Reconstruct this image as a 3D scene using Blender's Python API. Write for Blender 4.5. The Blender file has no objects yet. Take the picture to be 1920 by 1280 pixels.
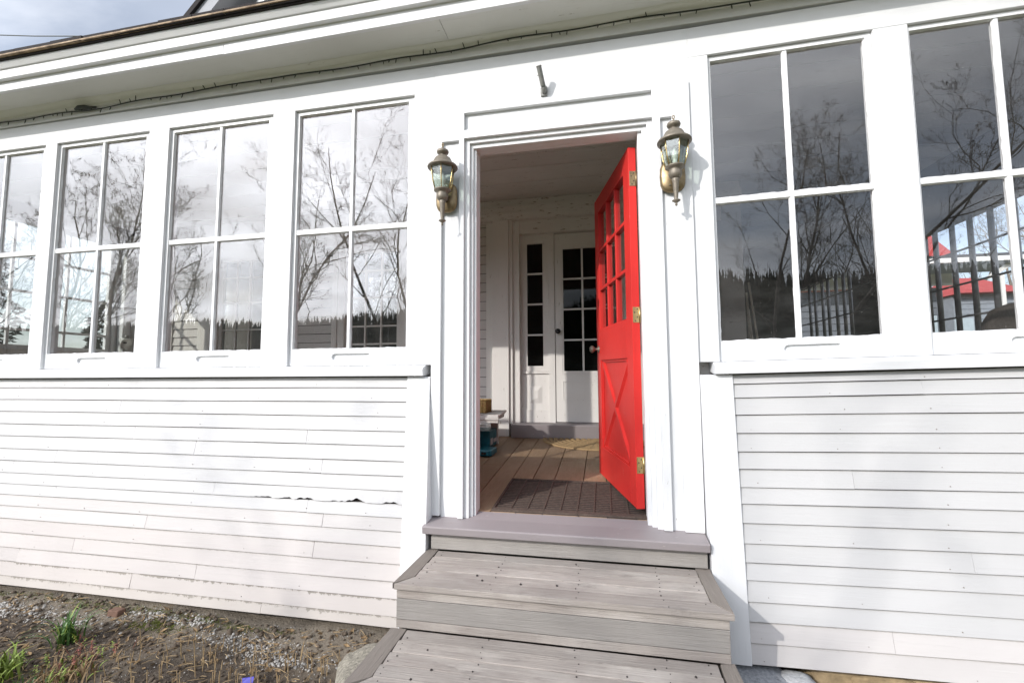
import bpy, math, random
import numpy as np
from mathutils import Vector, Matrix
from mathutils.geometry import tessellate_polygon
random.seed(7)
rnd = random.Random(11)
S = bpy.context.scene
COL = S.collection
R = math.radians

# ------------------------------------------------------------------ camera
cam_d = bpy.data.cameras.new("camera")
cam = bpy.data.objects.new("camera", cam_d)
COL.objects.link(cam)
cam_d.sensor_width = 36.0
cam_d.lens = 36.0 * 850.0 / 1920.0
cam_d.clip_start = 0.05
cam_d.clip_end = 2000
rx = Vector((0.98018233, 0.19804377, -0.00461182))      # camera right in world
dn = Vector((-0.02023668, 0.07694477, -0.99682996))     # camera down in world
fw = Vector((-0.19706111, 0.97716844, 0.07942766))      # camera forward in world
m = Matrix(((rx.x, -dn.x, -fw.x, 0.696), (rx.y, -dn.y, -fw.y, -2.556), (rx.z, -dn.z, -fw.z, 0.790), (0, 0, 0, 1)))
cam.matrix_world = m
S.camera = cam

# ------------------------------------------------------------------ sky and sun
SUN = Vector((-0.635, -0.80, 0.525)).normalized()          # towards the sun
elev = math.asin(SUN.z)
W = bpy.data.worlds.new("World")
S.world = W
W.use_nodes = True
nt = W.node_tree
nt.nodes.clear()
def N(t, **kw):
    n = nt.nodes.new(t)
    for k, v in kw.items(): setattr(n, k, v)
    return n
def L(a, b): nt.links.new(a, b)
def MATH(op, a, b=None, clamp=False):
    n = N('ShaderNodeMath', operation=op, use_clamp=clamp)
    for i, v in enumerate((a, b)):
        if v is None: continue
        if isinstance(v, (int, float)): n.inputs[i].default_value = v
        else: L(v, n.inputs[i])
    return n.outputs[0]
sky = N('ShaderNodeTexSky', sky_type='NISHITA')
sky.sun_disc = False
sky.sun_elevation = elev
sky.sun_rotation = math.atan2(SUN.x, SUN.y)
sky.air_density = 1.0; sky.dust_density = 1.0; sky.ozone_density = 1.5
bg_sky = N('ShaderNodeBackground'); bg_sky.inputs[1].default_value = 0.15
L(sky.outputs[0], bg_sky.inputs[0])
tc = N('ShaderNodeTexCoord')
sep = N('ShaderNodeSeparateXYZ'); L(tc.outputs['Generated'], sep.inputs[0])
zc = MATH('ADD', MATH('MAXIMUM', sep.outputs[2], 0.0), 0.16)
comb = N('ShaderNodeCombineXYZ')
L(MATH('DIVIDE', sep.outputs[0], zc), comb.inputs[0]); L(MATH('DIVIDE', sep.outputs[1], zc), comb.inputs[1])
mp = N('ShaderNodeMapping'); mp.inputs['Scale'].default_value = (0.75, 1.15, 1); mp.inputs['Rotation'].default_value = (0, 0, R(25))
mp.inputs['Location'].default_value = (2.3, 0.7, 0)
L(comb.outputs[0], mp.inputs[0])
nz = N('ShaderNodeTexNoise'); nz.inputs['Scale'].default_value = 1.0; nz.inputs['Detail'].default_value = 9; nz.inputs['Roughness'].default_value = 0.58
nz.inputs['Distortion'].default_value = 0.35
L(mp.outputs[0], nz.inputs['Vector'])
dot = N('ShaderNodeVectorMath', operation='DOT_PRODUCT'); L(tc.outputs['Generated'], dot.inputs[0]); dot.inputs[1].default_value = SUN
glow = MATH('POWER', 2.71828, MATH('MULTIPLY', MATH('SUBTRACT', dot.outputs['Value'], 1.0), 9.0))   # thin cloud lit through round the sun
ramp = N('ShaderNodeMapRange'); ramp.inputs[1].default_value = 0.42; ramp.inputs[2].default_value = 0.66; ramp.inputs[3].default_value = 0.36
L(MATH('ADD', nz.outputs['Fac'], MATH('MULTIPLY', glow, 0.16)), ramp.inputs[0])
above = N('ShaderNodeMapRange'); above.inputs[1].default_value = -0.02; above.inputs[2].default_value = 0.03; L(sep.outputs[2], above.inputs[0])
fac = MATH('MULTIPLY', MATH('MULTIPLY', ramp.outputs[0], 0.92), above.outputs[0])
nz2 = N('ShaderNodeTexNoise'); nz2.inputs['Scale'].default_value = 2.1; nz2.inputs['Detail'].default_value = 7; L(mp.outputs[0], nz2.inputs['Vector'])
thick = N('ShaderNodeMapRange'); thick.inputs[1].default_value = 0.3; thick.inputs[2].default_value = 0.7; thick.inputs[3].default_value = 0.70; thick.inputs[4].default_value = 1.2
L(nz2.outputs['Fac'], thick.inputs[0])
lum = MATH('MULTIPLY', MATH('ADD', MATH('MULTIPLY', glow, 5.8), 1.42), thick.outputs[0])
cc = N('ShaderNodeVectorMath', operation='SCALE'); cc.inputs[0].default_value = (0.95, 0.98, 1.05); L(lum, cc.inputs['Scale'])
bg_c = N('ShaderNodeBackground'); L(cc.outputs[0], bg_c.inputs[0]); bg_c.inputs[1].default_value = 1.0
mixs = N('ShaderNodeMixShader'); L(fac, mixs.inputs[0]); L(bg_sky.outputs[0], mixs.inputs[1]); L(bg_c.outputs[0], mixs.inputs[2])
wo = N('ShaderNodeOutputWorld'); L(mixs.outputs[0], wo.inputs[0])

sd = bpy.data.lights.new("sun", 'SUN')
sd.energy = 3.5; sd.angle = R(0.55); sd.color = (1.0, 0.955, 0.89)
so = bpy.data.objects.new("sun", sd); COL.objects.link(so)
so.rotation_euler = SUN.to_track_quat('Z', 'Y').to_euler()
so.location = SUN * 30

S.view_settings.view_transform = 'Standard'
S.view_settings.look = 'None'
S.view_settings.gamma = 1.0
S.view_settings.use_curve_mapping = False
S.view_settings.exposure = 0.0
S.render.engine = 'CYCLES'
S.cycles.max_bounces = 8
S.cycles.diffuse_bounces = 4
S.cycles.glossy_bounces = 4
S.cycles.transparent_max_bounces = 24
S.cycles.sample_clamp_indirect = 6.0
S.cycles.caustics_reflective = False
S.cycles.caustics_refractive = False

# ------------------------------------------------------------------ materials
def new_mat(name):
    m = bpy.data.materials.new(name); m.use_nodes = True
    return m, m.node_tree
class NB:
    """small helper that builds a node tree"""
    def __init__(s, name):
        s.m, s.t = new_mat(name); s.p = s.t.nodes['Principled BSDF']; s.out = s.t.nodes['Material Output']
        s.tc = s.t.nodes.new('ShaderNodeTexCoord')
    def n(s, t, **kw):
        x = s.t.nodes.new(t)
        for k, v in kw.items(): setattr(x, k, v)
        return x
    def l(s, a, b): s.t.links.new(a, b)
    def coord(s, scale=(1, 1, 1), src='Object', rot=(0, 0, 0)):
        g = s.n('ShaderNodeMapping'); g.inputs['Scale'].default_value = scale; g.inputs['Rotation'].default_value = rot
        s.l(s.tc.outputs[src], g.inputs[0])
        oi = s.n('ShaderNodeObjectInfo'); v = s.n('ShaderNodeVectorMath', operation='ADD')
        sc = s.n('ShaderNodeMath', operation='MULTIPLY'); sc.inputs[1].default_value = 37.0
        s.l(oi.outputs['Random'], sc.inputs[0]); s.l(g.outputs[0], v.inputs[0]); s.l(sc.outputs[0], v.inputs[1])
        return v.outputs[0]
    def noise(s, vec, scale, detail=5, rough=0.55, dist=0.0):
        x = s.n('ShaderNodeTexNoise'); x.inputs['Scale'].default_value = scale; x.inputs['Detail'].default_value = detail
        x.inputs['Roughness'].default_value = rough; x.inputs['Distortion'].default_value = dist
        s.l(vec, x.inputs['Vector']); return x.outputs['Fac']
    def rng(s, v, a, b, c=0.0, d=1.0):
        x = s.n('ShaderNodeMapRange')
        for i, q in enumerate((a, b, c, d)): x.inputs[i + 1].default_value = q
        s.l(v, x.inputs[0]); return x.outputs[0]
    def math(s, op, a, b=None):
        x = s.n('ShaderNodeMath', operation=op)
        for i, v in enumerate((a, b)):
            if v is None: continue
            if isinstance(v, (int, float)): x.inputs[i].default_value = v
            else: s.l(v, x.inputs[i])
        return x.outputs[0]
    def mix(s, f, a, b, mode='MIX'):
        x = s.n('ShaderNodeMix', data_type='RGBA', blend_type=mode)
        for sock, v in ((x.inputs[0], f), (x.inputs[6], a), (x.inputs[7], b)):
            if isinstance(v, (tuple, list)): sock.default_value = tuple(v) + ((1,) if len(v) == 3 else ())
            elif isinstance(v, (int, float)): sock.default_value = v
            else: s.l(v, sock)
        return x.outputs[2]
    def bump(s, h, strength, dist=0.002):
        b = s.n('ShaderNodeBump'); b.inputs['Strength'].default_value = strength; b.inputs['Distance'].default_value = dist
        s.l(h, b.inputs['Height']); s.l(b.outputs[0], s.p.inputs['Normal']); return b
    def col(s, v):
        if isinstance(v, (tuple, list)): s.p.inputs['Base Color'].default_value = tuple(v) + (1,)
        else: s.l(v, s.p.inputs['Base Color'])
    def rough(s, v):
        if isinstance(v, (int, float)): s.p.inputs['Roughness'].default_value = v
        else: s.l(v, s.p.inputs['Roughness'])

def paint(name, base, dark, along='X', rough=0.5, grain=0.35, chips=0.0, chipcol=(0.28, 0.26, 0.23), vary=1.0):
    b = NB(name)
    st = {'X': (1.2, 22, 22), 'Y': (22, 1.2, 22), 'Z': (22, 22, 1.2)}[along]
    g = b.noise(b.coord(st), 3.0, 6, 0.6)
    d = b.noise(b.coord((1, 1, 1)), 1.7, 5, 0.6)
    f = b.noise(b.coord((1, 1, 1)), 55, 3, 0.6)
    c = b.mix(b.rng(d, 0.35, 0.75, 0, 0.7 * vary), base, dark)
    c = b.mix(b.rng(g, 0.58, 0.8, 0, 0.5 * vary), c, tuple(x * 0.82 for x in dark))
    oi = b.n('ShaderNodeObjectInfo')
    c = b.mix(b.rng(oi.outputs['Random'], 0, 1, 0, 0.35 * vary), c, dark)
    if chips > 0:
        k = b.noise(b.coord(tuple(0.25 * q + 0.8 for q in st)), 9.0, 8, 0.7)
        k2 = b.rng(k, 0.70 - chips * 0.12, 0.715 - chips * 0.12)
        c = b.mix(k2, c, chipcol)
        h = b.math('SUBTRACT', b.math('ADD', b.math('MULTIPLY', g, grain), b.math('MULTIPLY', f, 0.12)), b.math('MULTIPLY', k2, 0.8))
    else:
        h = b.math('ADD', b.math('MULTIPLY', g, grain), b.math('MULTIPLY', f, 0.12))
    b.col(c); b.rough(rough); b.bump(h, 0.55, 0.003)
    b.p.inputs['Specular IOR Level'].default_value = 0.4
    return b.m
M = {}
WB, WD = (0.74, 0.745, 0.755), (0.65, 0.655, 0.67)
M['white_x'] = paint('white_paint_horizontal', WB, WD, 'X', 0.5, 0.35, 0.12, (0.42, 0.40, 0.37))
M['white_z'] = paint('white_paint_upright', WB, WD, 'Z', 0.5, 0.35, 0.12, (0.42, 0.40, 0.37))
M['white_y'] = paint('white_paint_deep', WB, WD, 'Y', 0.5, 0.35, 0.1)
M['soffit'] = paint('soffit_paint', (0.72, 0.72, 0.69), (0.60, 0.60, 0.57), 'X', 0.6, 0.5, 0.3, (0.4, 0.38, 0.34))
M['sash'] = paint('sash_paint', (0.77, 0.775, 0.785), (0.70, 0.705, 0.715), 'Z', 0.4, 0.3, 0.0)
M['inner'] = paint('aged_white_paint', (0.76, 0.735, 0.705), (0.68, 0.655, 0.63), 'Z', 0.6, 0.5, 0.4, (0.33, 0.28, 0.23))
M['inner_x'] = paint('aged_white_paint_horizontal', (0.73, 0.70, 0.675), (0.62, 0.59, 0.56), 'X', 0.6, 0.5, 0.8, (0.26, 0.21, 0.17))
M['ceil'] = paint('flaking_ceiling_paint', (0.72, 0.69, 0.67), (0.60, 0.57, 0.55), 'X', 0.7, 0.5, 0.55, (0.2, 0.17, 0.14))
M['ceil_dim'] = paint('dimmed_ceiling_paint', (0.36, 0.37, 0.40), (0.28, 0.29, 0.32), 'X', 0.7, 0.5, 0.45, (0.12, 0.11, 0.10))  # ceiling's dimness behind the right-hand windows put into a darker colour
M['greyclap'] = paint('old_grey_clapboard', (0.66, 0.63, 0.61), (0.56, 0.535, 0.515), 'X', 0.65, 0.5, 0.4)
M['mauve'] = paint('mauve_grey_paint', (0.285, 0.250, 0.262), (0.245, 0.222, 0.222), 'X', 0.5, 0.3, 0.25, (0.5, 0.45, 0.44))
M['red'] = paint('red_gloss_paint', (0.66, 0.036, 0.030), (0.46, 0.022, 0.022), 'Z', 0.42, 0.45, 0.18, (0.66, 0.28, 0.25), 0.95)
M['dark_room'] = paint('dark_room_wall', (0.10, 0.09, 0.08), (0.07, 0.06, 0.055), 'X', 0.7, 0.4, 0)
M['grey_slab'] = paint('grey_wall_end', (0.40, 0.385, 0.37), (0.34, 0.33, 0.32), 'Z', 0.7, 0.3, 0)

M['red'].node_tree.nodes['Principled BSDF'].inputs['Specular IOR Level'].default_value = 0.22
def clap_mat(name, base, dark, mould, gain=1.0):
    b = NB(name)
    g = b.noise(b.coord((1.0, 16, 26)), 3.2, 6, 0.62)
    d = b.noise(b.coord((1, 1, 1)), 1.1, 4, 0.6)
    c = b.mix(b.rng(d, 0.35, 0.7, 0, 0.7), base, dark)
    c = b.mix(b.rng(g, 0.60, 0.80, 0, 0.45), c, tuple(x * 0.86 for x in dark))
    oi = b.n('ShaderNodeObjectInfo'); c = b.mix(b.rng(oi.outputs['Random'], 0, 1, 0, 0.5), c, dark)
    uv = b.n('ShaderNodeSeparateXYZ'); b.l(b.tc.outputs['UV'], uv.inputs[0])
    # hairline cracks of the paint along the board
    ck = b.noise(b.coord((2.2, 30, 60)), 3.0, 8, 0.7)
    c = b.mix(b.rng(ck, 0.735, 0.75, 0, 0.6), c, (0.30, 0.27, 0.25))
    mp = b.n('ShaderNodeMapping'); mp.inputs['Scale'].default_value = (21, 0.9, 1); b.l(b.tc.outputs['UV'], mp.inputs[0])
    t = b.noise(mp.outputs[0], 1.6, 7, 0.72)
    mp2 = b.n('ShaderNodeMapping'); mp2.inputs['Scale'].default_value = (2.6, 0.4, 1); b.l(b.tc.outputs['UV'], mp2.inputs[0])
    big = b.noise(mp2.outputs[0], 1.0, 3, 0.6)
    # dirt hanging down from the lap above: v=1 is the top of the board
    edge = b.math('ADD', b.math('MULTIPLY', b.math('SUBTRACT', uv.outputs[1], 0.95), 1.2 / max(mould, 0.03)), b.math('ADD', b.math('MULTIPLY', b.math('SUBTRACT', t, 0.5), 2.4), b.math('MULTIPLY', b.math('SUBTRACT', big, 0.5), 1.2)))
    k = b.rng(edge, -0.12, 0.03, 0, 0.8 * gain)
    c = b.mix(k, c, (0.22, 0.20, 0.17))
    fine = b.noise(b.coord((40, 40, 18)), 2.0, 6, 0.7)
    if mould > 0.5:
        c = b.mix(b.rng(fine, 0.62, 0.68, 0, 0.45), c, (0.34, 0.31, 0.27))
    b.col(c); b.rough(0.55)
    h = b.math('ADD', b.math('MULTIPLY', g, 0.35), b.math('MULTIPLY', fine, 0.12))
    b.bump(h, 0.6, 0.003)
    return b.m
M['clap'] = clap_mat('white_clapboard_paint', (0.56, 0.556, 0.56), (0.49, 0.487, 0.493), 0.04, 0.35)
M['clap_mid'] = clap_mat('faintly_warm_clapboard_paint', (0.545, 0.522, 0.515), (0.475, 0.455, 0.45), 0.06, 0.4)  # slightly warmer tone than the white boards, for rows nearer the ground
M['clap_warm'] = clap_mat('warm_tinted_clapboard_paint', (0.55, 0.515, 0.50), (0.48, 0.45, 0.44), 0.10, 0.6)  # lower rows tinted warmer than the boards above
M['clap_mould'] = clap_mat('mouldy_clapboard_paint', (0.53, 0.49, 0.47), (0.46, 0.425, 0.405), 0.42, 1.0)
M['clap_mould2'] = clap_mat('very_mouldy_clapboard_paint', (0.50, 0.46, 0.43), (0.43, 0.395, 0.365), 1.0, 1.0)
M['clap_r'] = clap_mat('white_clapboard_paint_right', (0.50, 0.497, 0.50), (0.46, 0.457, 0.46), 0.03, 0.3)

def wood(name, a, bcol, along='X', streak=0.6, rough=0.8, blotch=0.5, light=None, dark=None):
    b = NB(name)
    st = {'X': (0.9, 30, 30), 'Y': (30, 0.9, 30)}[along]
    g = b.noise(b.coord(st), 2.4, 8, 0.68, 0.3)
    g2 = b.noise(b.coord(tuple(q * 2.5 for q in st)), 3.4, 5, 0.6)
    d = b.noise(b.coord((1, 2.2, 1) if along == 'X' else (2.2, 1, 1)), 2.3, 6, 0.65)
    c = b.mix(b.rng(g, 0.3, 0.7), a, bcol)
    c = b.mix(b.rng(g2, 0.55, 0.8, 0, streak * 0.5), c, dark or tuple(q * 0.45 for q in bcol))
    c = b.mix(b.rng(d, 0.45, 0.72, 0, blotch), c, light or tuple(min(1, q * 1.35) for q in a))
    d2 = b.noise(b.coord((1.6, 5, 1) if along == 'X' else (5, 1.6, 1)), 3.1, 7, 0.7)
    c = b.mix(b.rng(d2, 0.60, 0.72, 0, 0.5 * streak), c, dark or tuple(q * 0.5 for q in bcol))
    oi = b.n('ShaderNodeObjectInfo'); c = b.mix(b.rng(oi.outputs['Random'], 0, 1, 0.0, 0.55), c, tuple(q * 0.72 for q in bcol))
    b.col(c); b.rough(rough)
    b.bump(b.math('ADD', b.math('MULTIPLY', g, 0.7), b.math('MULTIPLY', g2, 0.7)), 0.9, 0.006)
    b.p.inputs['Specular IOR Level'].default_value = 0.3
    return b.m
M['deck'] = wood('weathered_grey_planks', (0.46, 0.41, 0.372), (0.31, 0.275, 0.25), 'X', 1.15, 0.85, 0.9, (0.58, 0.535, 0.49), (0.17, 0.155, 0.14))
M['deck_trim'] = wood('weathered_brown_grey_board', (0.30, 0.265, 0.235), (0.235, 0.205, 0.18), 'Y', 0.6, 0.8, 0.3)
M['riser'] = wood('weathered_riser_board', (0.38, 0.355, 0.33), (0.30, 0.28, 0.26), 'X', 0.9, 0.85, 0.6, (0.48, 0.45, 0.42), (0.17, 0.155, 0.14))
M['floor'] = wood('worn_brown_floorboards', (0.37, 0.25, 0.158), (0.27, 0.178, 0.11), 'Y', 0.7, 0.6, 0.5, (0.52, 0.38, 0.26), (0.13, 0.09, 0.06))
M['bench'] = wood('white_washed_bench_wood', (0.68, 0.66, 0.64), (0.58, 0.56, 0.54), 'X', 0.5, 0.6, 0.3)

def plain(name, c, rough=0.5, metal=0.0, var=0.25, scale=30, bump=0.25, dist=0.001, dark=None):
    b = NB(name)
    n = b.noise(b.coord(), scale, 6, 0.65)
    b.col(b.mix(b.rng(n, 0.35, 0.7), c, dark or tuple(q * (1 - var) for q in c)))
    b.rough(b.rng(n, 0.3, 0.7, max(0.02, rough - 0.08), min(1, rough + 0.1))); b.p.inputs['Metallic'].default_value = metal
    b.bump(n, bump, dist)
    return b.m
M['brass'] = plain('tarnished_brass', (0.33, 0.25, 0.145), 0.42, 0.85, 0.5, 25)
M['pewter'] = plain('weathered_lantern_metal', (0.235, 0.205, 0.165), 0.5, 0.35, 0.3, 40, 0.3)
M['bright_brass'] = plain('bright_brass', (0.62, 0.47, 0.22), 0.28, 0.95, 0.3, 25)
M['grey_metal'] = plain('grey_painted_metal', (0.27, 0.27, 0.255), 0.5, 0.4, 0.35, 40)
M['black'] = plain('black_knob_enamel', (0.015, 0.015, 0.015), 0.25, 0, 0.2)
M['cable'] = plain('dark_green_cable', (0.022, 0.028, 0.022), 0.5, 0, 0.3)
M['bulbm'] = plain('frosted_candle_bulb', (0.8, 0.8, 0.78), 0.2, 0, 0.05, 10, 0.0)
M['rubber'] = plain('dirty_black_rubber', (0.012, 0.010, 0.010), 0.8, 0, 0.5, 60, 0.6, 0.002, (0.028, 0.021, 0.018))
M['rubber_bar'] = plain('brown_dusty_rubber', (0.10, 0.070, 0.056), 0.8, 0, 0.5, 60, 0.5, 0.002)
M['straw'] = plain('woven_straw', (0.40, 0.27, 0.135), 0.8, 0, 0.45, 90, 0.6, 0.003)
M['teal'] = plain('teal_enamel', (0.01, 0.14, 0.19), 0.4, 0, 0.35, 20)
M['shingle'] = plain('dark_asphalt_shingle', (0.022, 0.017, 0.018), 0.9, 0, 0.5, 200, 0.8, 0.002)
M['drip'] = plain('weathered_shingle_edge_wood', (0.42, 0.31, 0.20), 0.8, 0, 0.7, 14, 0.6, 0.003, (0.10, 0.065, 0.045))
M['granite'] = plain('grey_granite', (0.36, 0.375, 0.40), 0.8, 0, 0.5, 70, 0.9, 0.006)
M['granite_l'] = plain('pale_granite', (0.62, 0.63, 0.64), 0.8, 0, 0.35, 50, 0.9, 0.008)
M['fieldstone'] = plain('tan_fieldstone', (0.42, 0.31, 0.18), 0.85, 0, 0.55, 12, 0.9, 0.01)
M['boulder'] = plain('speckled_grey_boulder', (0.36, 0.33, 0.27), 0.85, 0, 0.65, 60, 0.9, 0.01)
M['rust'] = plain('rust_brown_stone', (0.17, 0.095, 0.065), 0.85, 0, 0.4, 30)
M['bark'] = plain('grey_brown_bark', (0.13, 0.11, 0.095), 0.9, 0, 0.4, 8, 0.8, 0.01)
M['bark_l'] = plain('pale_bark', (0.22, 0.19, 0.16), 0.9, 0, 0.4, 8, 0.8, 0.01)
M['conifer'] = plain('dark_conifer_needles', (0.018, 0.028, 0.013), 0.9, 0, 0.6, 3, 0.6, 0.05)
M['leaf'] = plain('fresh_green_leaf', (0.075, 0.17, 0.03), 0.45, 0, 0.45, 30, 0.2)
M['leaf_y'] = plain('yellow_green_leaf', (0.24, 0.33, 0.05), 0.5, 0, 0.4, 30, 0.2)
M['leaf_r'] = plain('reddish_stem', (0.25, 0.07, 0.05), 0.6, 0, 0.4, 30, 0.2)
M['leaf_o'] = plain('dried_leaf', (0.30, 0.20, 0.10), 0.8, 0, 0.5, 30, 0.4)
M['stalk'] = plain('dry_straw_stalk', (0.42, 0.30, 0.16), 0.75, 0, 0.4, 30, 0.3)
M['pebble'] = plain('white_grey_pebble', (0.50, 0.48, 0.45), 0.8, 0, 0.6, 20, 0.5)
M['clod'] = plain('dark_soil_clod', (0.13, 0.098, 0.07), 0.95, 0, 0.5, 60, 0.8, 0.004)
M['moss'] = plain('green_moss', (0.15, 0.17, 0.028), 0.95, 0, 0.55, 60, 1.0, 0.006)
M['roof_red'] = plain('red_metal_roof', (0.42, 0.045, 0.04), 0.5, 0, 0.2, 3)
M['nb_white'] = plain('neighbour_white_paint', (0.72, 0.72, 0.70), 0.6, 0, 0.1, 4)
M['nb_grey'] = plain('neighbour_blue_grey_siding', (0.25, 0.28, 0.32), 0.7, 0, 0.15, 6)
M['nb_dark'] = plain('dark_slate_siding', (0.14, 0.155, 0.18), 0.7, 0, 0.15, 6)  # dark blue-grey of the neighbour's lower wall boards
M['nb_panel'] = plain('pale_blue_door_paint', (0.42, 0.50, 0.55), 0.6, 0, 0.15, 6)
M['uphol'] = plain('dark_brown_upholstery', (0.045, 0.036, 0.03), 0.85, 0, 0.3, 80, 0.5, 0.002)
M['bar'] = plain('grey_steel_tube', (0.16, 0.165, 0.18), 0.45, 0.5, 0.2, 30)
M['stick'] = plain('pale_leaning_pole', (0.40, 0.36, 0.30), 0.6, 0, 0.3, 20)
M['meter'] = plain('meter_grey_enamel', (0.55, 0.55, 0.52), 0.4, 0.1, 0.15, 20)
M['nail'] = plain('rusty_nail_head', (0.05, 0.042, 0.04), 0.7, 0.2, 0.3, 50)
M['nail_w'] = plain('painted_over_nail', (0.30, 0.27, 0.25), 0.7, 0, 0.4, 50)
M['tag_blue'] = plain('violet_blue_plastic', (0.06, 0.05, 0.42), 0.4, 0, 0.1, 20)
M['wicker'] = plain('golden_wicker', (0.48, 0.31, 0.11), 0.65, 0, 0.5, 120, 0.8, 0.003)
M['dark_gap'] = plain('dark_gap', (0.02, 0.018, 0.016), 0.9, 0, 0.3, 30)
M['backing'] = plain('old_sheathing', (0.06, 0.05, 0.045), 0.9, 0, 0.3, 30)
M['paper'] = plain('printed_label_paper', (0.6, 0.6, 0.62), 0.6, 0, 0.3, 60)

def glass(name, tint=(1, 1, 1), r0=0.078, wob=0.022, dust=1.0):
    b = NB(name); t = b.t
    t.nodes.remove(b.p)
    geo = b.n('ShaderNodeNewGeometry')
    dt = b.n('ShaderNodeVectorMath', operation='DOT_PRODUCT'); b.l(geo.outputs['Normal'], dt.inputs[0]); b.l(geo.outputs['Incoming'], dt.inputs[1])
    c = b.math('SUBTRACT', 1.0, b.math('ABSOLUTE', dt.outputs['Value']))
    f = b.math('ADD', b.math('MULTIPLY', b.math('POWER', c, 5.0), 1 - r0), r0)
    tr = b.n('ShaderNodeBsdfTransparent'); tr.inputs[0].default_value = tint + (1,)
    gl = b.n('ShaderNodeBsdfGlossy'); gl.inputs['Roughness'].default_value = 0.0
    gl.inputs[0].default_value = (1, 1, 1, 1)
    h = b.noise(b.coord((1, 1, 0.6)), 5.5, 2, 0.5)
    bp = b.n('ShaderNodeBump'); bp.inputs['Strength'].default_value = wob; bp.inputs['Distance'].default_value = 0.004
    b.l(h, bp.inputs['Height']); b.l(bp.outputs[0], gl.inputs['Normal'])
    mx = b.n('ShaderNodeMixShader'); b.l(f, mx.inputs[0]); b.l(tr.outputs[0], mx.inputs[1]); b.l(gl.outputs[0], mx.inputs[2])
    df = b.n('ShaderNodeBsdfDiffuse'); df.inputs[0].default_value = (0.7, 0.7, 0.68, 1)
    v = b.n('ShaderNodeTexVoronoi'); v.inputs['Scale'].default_value = 30; b.l(b.coord(), v.inputs['Vector'])
    sp = b.rng(v.outputs['Distance'], 0.028, 0.045, 0.75, 0.0)
    film = b.rng(b.noise(b.coord((1, 1, 3)), 2.5, 7, 0.7), 0.4, 0.8, 0.004, 0.03)
    a = b.math('MULTIPLY', b.math('ADD', sp, film), dust)
    m2 = b.n('ShaderNodeMixShader'); b.l(a, m2.inputs[0]); b.l(mx.outputs[0], m2.inputs[1]); b.l(df.outputs[0], m2.inputs[2])
    b.l(m2.outputs[0], b.out.inputs[0])
    return b.m
M['glass'] = glass('old_window_glass')
M['glass_in'] = glass('inner_window_glass', (0.88, 0.9, 0.88), 0.045, 0.01, 0.5)
M['glass_dim'] = glass('darkened_inner_door_glass', (0.25, 0.26, 0.25), 0.016, 0.01, 0.4)  # darkness of the inner panes put into the tint, mirroring weakened
M['lampglass'] = glass('lantern_bevelled_glass', (0.86, 0.9, 0.87), 0.07, 0.0, 1.6)

def soil_mat():
    b = NB('garden_soil')
    n = b.noise(b.coord(), 14, 8, 0.75); n2 = b.noise(b.coord(), 2.2, 5, 0.6); n3 = b.noise(b.coord(), 70, 5, 0.7)
    c = b.mix(b.rng(n, 0.3, 0.7), (0.034, 0.024, 0.017), (0.095, 0.071, 0.051))
    c = b.mix(b.rng(n2, 0.45, 0.62, 0, 0.7), c, (0.19, 0.155, 0.115))
    c = b.mix(b.rng(n3, 0.56, 0.7, 0, 0.6), c, (0.27, 0.24, 0.20))
    sx = b.n('ShaderNodeSeparateXYZ'); b.l(b.tc.outputs['Object'], sx.inputs[0])
    dry = b.rng(b.math('ADD', sx.outputs[1], b.math('MULTIPLY', b.math('SUBTRACT', n2, 0.5), 0.5)), -0.42, -0.26, 0, 0.75)
    c = b.mix(dry, c, b.mix(n3, (0.17, 0.14, 0.105), (0.32, 0.275, 0.215)))
    b.col(c); b.rough(0.95); b.bump(b.math('ADD', n, b.math('MULTIPLY', n3, 0.6)), 1.0, 0.02)
    return b.m
M['soil'] = soil_mat()
def lawn_mat():
    b = NB('early_spring_lawn')
    n = b.noise(b.coord(), 0.35, 6, 0.65); n3 = b.noise(b.coord(), 9, 6, 0.7)
    c = b.mix(b.rng(n, 0.35, 0.65), (0.20, 0.19, 0.13), (0.13, 0.15, 0.07))
    c = b.mix(b.rng(n3, 0.4, 0.7, 0, 0.6), c, (0.30, 0.26, 0.20))
    b.col(c); b.rough(0.95); b.bump(n3, 0.8, 0.03)
    return b.m
M['lawn'] = lawn_mat()

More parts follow.
